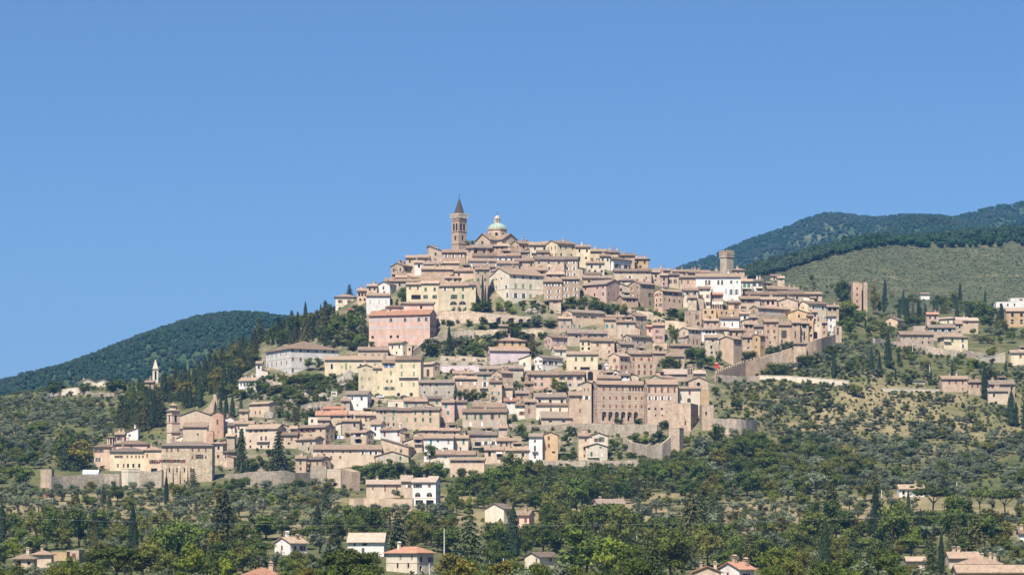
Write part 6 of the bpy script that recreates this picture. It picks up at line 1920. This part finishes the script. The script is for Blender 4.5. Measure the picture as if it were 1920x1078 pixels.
# greenhouse behind the old wall
x,Y,z,m=spot(169,893); root=empty('greenhouse',(x-15*m,Y+1,z)); tag(root,'low pale glass greenhouse behind the old lower town wall','greenhouse')
b=MB(); b.prism([(0,-1),(5,-1),(5,2.2),(2.5,3.2),(0,2.2)],0,30*m,'x'); b.build('cover',[plain('milky_sheet',(.52,.58,.62),.4,.5)],root)
b=MB()
for k in range(9): b.prism([(-.04,2.2),(2.5,3.22),(2.5,3.3),(-.08,2.25)],30*m*k/8-.05,30*m*k/8+.05,'x')
b.build('hoop',[CONC],root)
# red cabin, awnings, parasol, laundry
x,Y,z,m=spot(1344,690); root=empty('red_cabin',(x,Y,z)); tag(root,'small bright red cabin beside the grove by the ramp wall','cabin')
b=MB(); b.box(-.95,0,-1,.95,1.8,2.3); b.build('body',[plain('bright_red_paint',(.50,.03,.03),.5)],root); b=MB(); b.lathe([(1.4,2.3),(.8,2.7),(.1,2.8)],0,.9,8); b.build('roof',[plain('pink_sheet',(.62,.25,.22))],root)
x,Y,z,m=spot(656,588); root=empty('parasol',(x,Y,z)); tag(root,'red garden parasol beside the small isolated cream villa','parasol')
b=MB(); b.bar((0,0,-1),(0,0,2.3),.05); b.build('pole',[IRON],root); b=MB(); b.lathe([(2.3,1.9),(1.2,2.5),(.05,2.8)],0,0,10); b.build('canopy',[plain('red_canvas',(.48,.05,.06))],root)
cl=[(.75,.75,.75),(.12,.25,.55),(.8,.8,.78),(.5,.62,.75),(.72,.2,.2)]
for i in range(5):
    x,Y,z,m=spot(634+i*2.9,831); b=MB(); b.box(-.36,-.02,1.3,.36,.02,2.6); o=b.build('laundry',[plain('laundry_cloth_%d'%i if False else 'laundry_cloth',cl[i])]); o.location=(x,Y,z+1)
    tag(o,['white sheet hanging first on the washing line beside the brown gable house','dark blue cloth on the washing line beside the brown gable house','second white sheet in the middle of the washing line','pale blue cloth on the washing line beside the brown gable house','red cloth hanging last on the washing line'][i],'laundry')
x,Y,z,m=spot(641,831); root=empty('washing_line',(x,Y+.1,z)); tag(root,'washing line between two posts beside the brown gable house','washing line')
b=MB()
for s_ in (-2.6,2.6): b.bar((s_,0,-1),(s_,0,3.7),.06)
b.build('post',[IRON],root); b=MB(); b.bar((-2.6,0,3.62),(2.6,0,3.62),.03); b.build('line',[CONC],root)
def awning(px,y,w,Y,mat,label):
    m=Y/F; W=w*m; root=empty('awning',(wx(px,Y)-W/2,Y-.05,wz(y,Y))); tag(root,label,'awning')
    b=MB(); b.prism([(0,0),(-1.7,-.75),(-1.7,-.95),(0,-.06)],0,W,'x'); b.build('canvas',[mat],root)
    b=MB()
    for k in (.1,W-.1): b.bar((k,0,-1.2),(k,-1.6,-.8),.03)
    b.build('strut',[IRON],root)
def hY(lab): return [h for h in HOUSES if (h.get('lab') or '').startswith(lab)][0]['Y']
awning(936,847,12,hY('beige house with a pale pink sun'),plain('pink_canvas',(.70,.50,.45)),'pale pink sun awning on the beige house at the foot of the town')
awning(954,474,12,hY('small house with a striped'),plain('orange_canvas',(.68,.36,.16)),'orange striped awning on the small house below the domed church')
for i in range(5): awning(1336+i*4.4,565,3.4,hY('house with a red roof and a striped'),plain('striped_canvas',(.70,.66,.58)),'one of the pale striped window awnings on the red roofed house by the cream house') if False else None
rootY=hY('house with a red roof and a striped')
for i in range(5):
    m=rootY/F; root=empty('awning',(wx(1335+i*4.4,rootY),rootY-.08,wz(566,rootY))); b=MB(); b.prism([(0,0),(-1.2,-1.3),(-1.2,-1.45),(0,-.06)],0,.85,'x'); b.build('canvas',[SHUT['w'] if i%2 else plain('beige_canvas',(.5,.42,.3))],root)
    tag(root,'%s of five little striped awnings on the red roofed house by the cream house'%('first','second','third','fourth','fifth')[i],'awning','row of little striped awnings')
def car(px,yb,col,label,rz=0):
    x,Y,z,m=spot(px,yb); root=empty('parked_car',(x,Y,z),rz); tag(root,label,'car')
    b=MB(); b.prism([(-2,.35),(2,.35),(2.05,.8),(1.3,.92),(.7,1.42),(-1.1,1.42),(-1.75,.95),(-2.05,.85)],-.8,.8,'y'); b.build('body',[plain('car_paint',col,.3,.5)],root)
    b=MB(); b.prism([(1.2,.95),(.66,1.36),(-1.05,1.36),(-1.6,.98)],-.82,.82,'y'); b.build('window',[GLASS_AND_SHADE],root)
    for sx in (-1.25,1.25):
        for sy in (-.8,.8): b=MB(); n=10; b.prism([(sx+.33*math.cos(i*6.283/n),.33+.33*math.sin(i*6.283/n)) for i in range(n)],sy-.1,sy+.1,'y'); b.build('wheel',[IRON],root)
car(713,746,(.75,.75,.75),'white car parked in front of the tall yellow house')
car(758,746,(.10,.10,.12),'dark car parked in front of the broad yellow house')
# rocks
ROCK=plain('grey_limestone',(.25,.225,.185),.95,.1,.4,.8)
rr=random.Random(5)
for (px,yb,w,h,lab) in ((545,760,22,16,'grey rock outcrop on the shrubby slope left of the yellow terrace'),(650,726,30,34,'tall grey crag below the long pale yellow building'),(612,752,26,20,'leaning grey rock face beside the small walled garden'),(98,746,20,14,'pale bare rock below the ridge villa terrace'),(590,770,22,14,'broken rock shelf above the long dark roofed house'),(505,786,16,18,'small crag beside the pinkish house on the shrubby slope'),(1000,588,26,18,'pinkish rock bank in front of the cream palazzo'),(1520,885,20,12,'white scree patch in the green wood at right')):
    x,Y,z,m=spot(px,yb); b=MB(); L=Leafy(int(px))
    for k in range(7): L.core((rr.uniform(-.45,.45)*w*m,rr.uniform(0,.4)*w*m,rr.uniform(.1,.45)*h*m),h*m*rr.uniform(.25,.5),rr.uniform(.7,1.5))
    me=L.mb.mesh('rock',[ROCK]); o=link(bpy.data.objects.new('rock',me)); o.location=(x,Y,z); tag(o,lab,'rock')

# ------------------------------------------------------------------ labels for the remaining houses
RW={'e':'pitched roof','g':'gable end','h':'hipped roof','s':'lean-to roof','sl':'single slope roof','sr':'single slope roof','f':'flat top'}
SC=dict(g='green shutters',t='teal shutters',b='brown shutters',y='grey shutters',w='white shutters',k='dark shutters',s='sage shutters',u='blue shutters',d='dark openings')
used={}
todo=[h for h in HOUSES if h.get('root') is not None and not h['lab']]
NUM=['no','one','two','three','four','five']
for h in todo:
    n=len([x for x in h['rows'] if x]); cx_=(h['x0']+h['x1'])/2; cy_=(h['ye']+h['yb'])/2; nw=sum(h['rows'])
    size='narrow' if h['x1']-h['x0']<17 else ('long' if h['x1']-h['x0']>48 else 'low' if h['yb']-h['ye']<12 else 'tall' if h['yb']-h['ye']>34 else '')
    win='blank fronted' if nw==0 else 'one window' if nw==1 else '%s window rows'%NUM[min(5,n)] if n>1 else 'one window row'
    sh=SC.get(h['sc'],'dark openings') if h['sty'] in 'oc' and nw else RW[h['roof']]
    base=(size+' '+CNAME[h['col']]+' house').strip(); h['_p']=(base,win,sh,near(cx_,cy_)); used.setdefault(h['_p'],[]).append(h)
def short(parts,nr):
    for k in (len(parts),2,1):
        l_=', '.join(parts[:k])+', '+nr
        if len(l_.split())<=16: return l_
    return parts[0]+', '+nr.replace('below and ','').replace('above and ','')
for (base,win,sh,nr),hs in used.items():
    hs.sort(key=lambda h:h['x0'])
    for i,h in enumerate(hs):
        h['root']['label']=short([base,win,sh],nr) if len(hs)==1 else short([ordinal(i+1)+' '+base+' from left',win,sh],nr)
for h in HOUSES:
    if h.get('root') is not None and h['name']=='house': h['root']['group']='houses of the hill town' if h['yb']<920 and 200<h['x0']<1640 else 'houses outside the town'

# last check: no two things keep the same words
for o in S.objects:
    l_=o.get('label')
    if l_ and len(l_.split())>16:
        for x_,y_ in ((' window rows',' rows'),('below and ',''),('above and ',''),(', pitched roof',''),('the gabled house with green shutters','the green shuttered gable'),('the long white house with green shutters','the long white house'),('the brick farmhouse on the right slope','the brick farmhouse'),('the lone farmhouse in the woods','the lone farmhouse'),('the lower right farmhouse','the corner farmhouse'),(' silvery',''),('the big beige house in the centre','the big beige house')):
            if len(l_.split())>16: l_=l_.replace(x_,y_,1)
        if len(l_.split())>16: w_=l_.split(); l_=' '.join(x for x in w_ if x not in ('the','large','small','a'))
        o['label']=l_
bylab={}
for o in S.objects:
    if o.parent is None and o.get('category') and o.get('label'): bylab.setdefault(o['label'],[]).append(o)
for lab,os_ in bylab.items():
    if len(os_)>1:
        os_.sort(key=lambda o:o.location.x/max(1,o.location.y))
        for i,o in enumerate(os_): o['label']=ordinal(i+1)+' from left, '+lab
for o in S.objects:
    l_=o.get('label')
    if l_ and len(l_.split())>16:
        for x_,y_ in ((' window rows',' rows'),('below and ',''),('above and ',''),(', pitched roof',''),('the gabled house with green shutters','the green shuttered gable'),('the long white house with green shutters','the long white house'),('the brick farmhouse on the right slope','the brick farmhouse'),('the lone farmhouse in the woods','the lone farmhouse'),('the lower right farmhouse','the corner farmhouse'),(' silvery',''),('the big beige house in the centre','the big beige house')):
            if len(l_.split())>16: l_=l_.replace(x_,y_,1)
        if len(l_.split())>16: w_=l_.split(); l_=' '.join(x for x in w_ if x not in ('the','large','small','a'))
        o['label']=l_

# ------------------------------------------------------------------ the air
HAZE=4.6e-5
zb,zt=float(ZT.min())-1.0,float(max(HM[2].max(),HB[2].max(),wz(360,1700)))+30
b=MB(); b.box(-4500,-800,zb,4500,9700,zt); hz=b.build('haze',[])
hm=bpy.data.materials.new('air'); hm.use_nodes=True; t=hm.node_tree; t.nodes.clear(); pv=t.nodes.new('ShaderNodeVolumePrincipled'); ou=t.nodes.new('ShaderNodeOutputMaterial')
pv.inputs['Density'].default_value=HAZE; pv.inputs['Color'].default_value=(.15,.46,1,1); t.links.new(pv.outputs[0],ou.inputs['Volume'])
hz.data.materials.append(hm); tag(hz,'thin blue summer air between the town and the far mountains',kind='stuff')
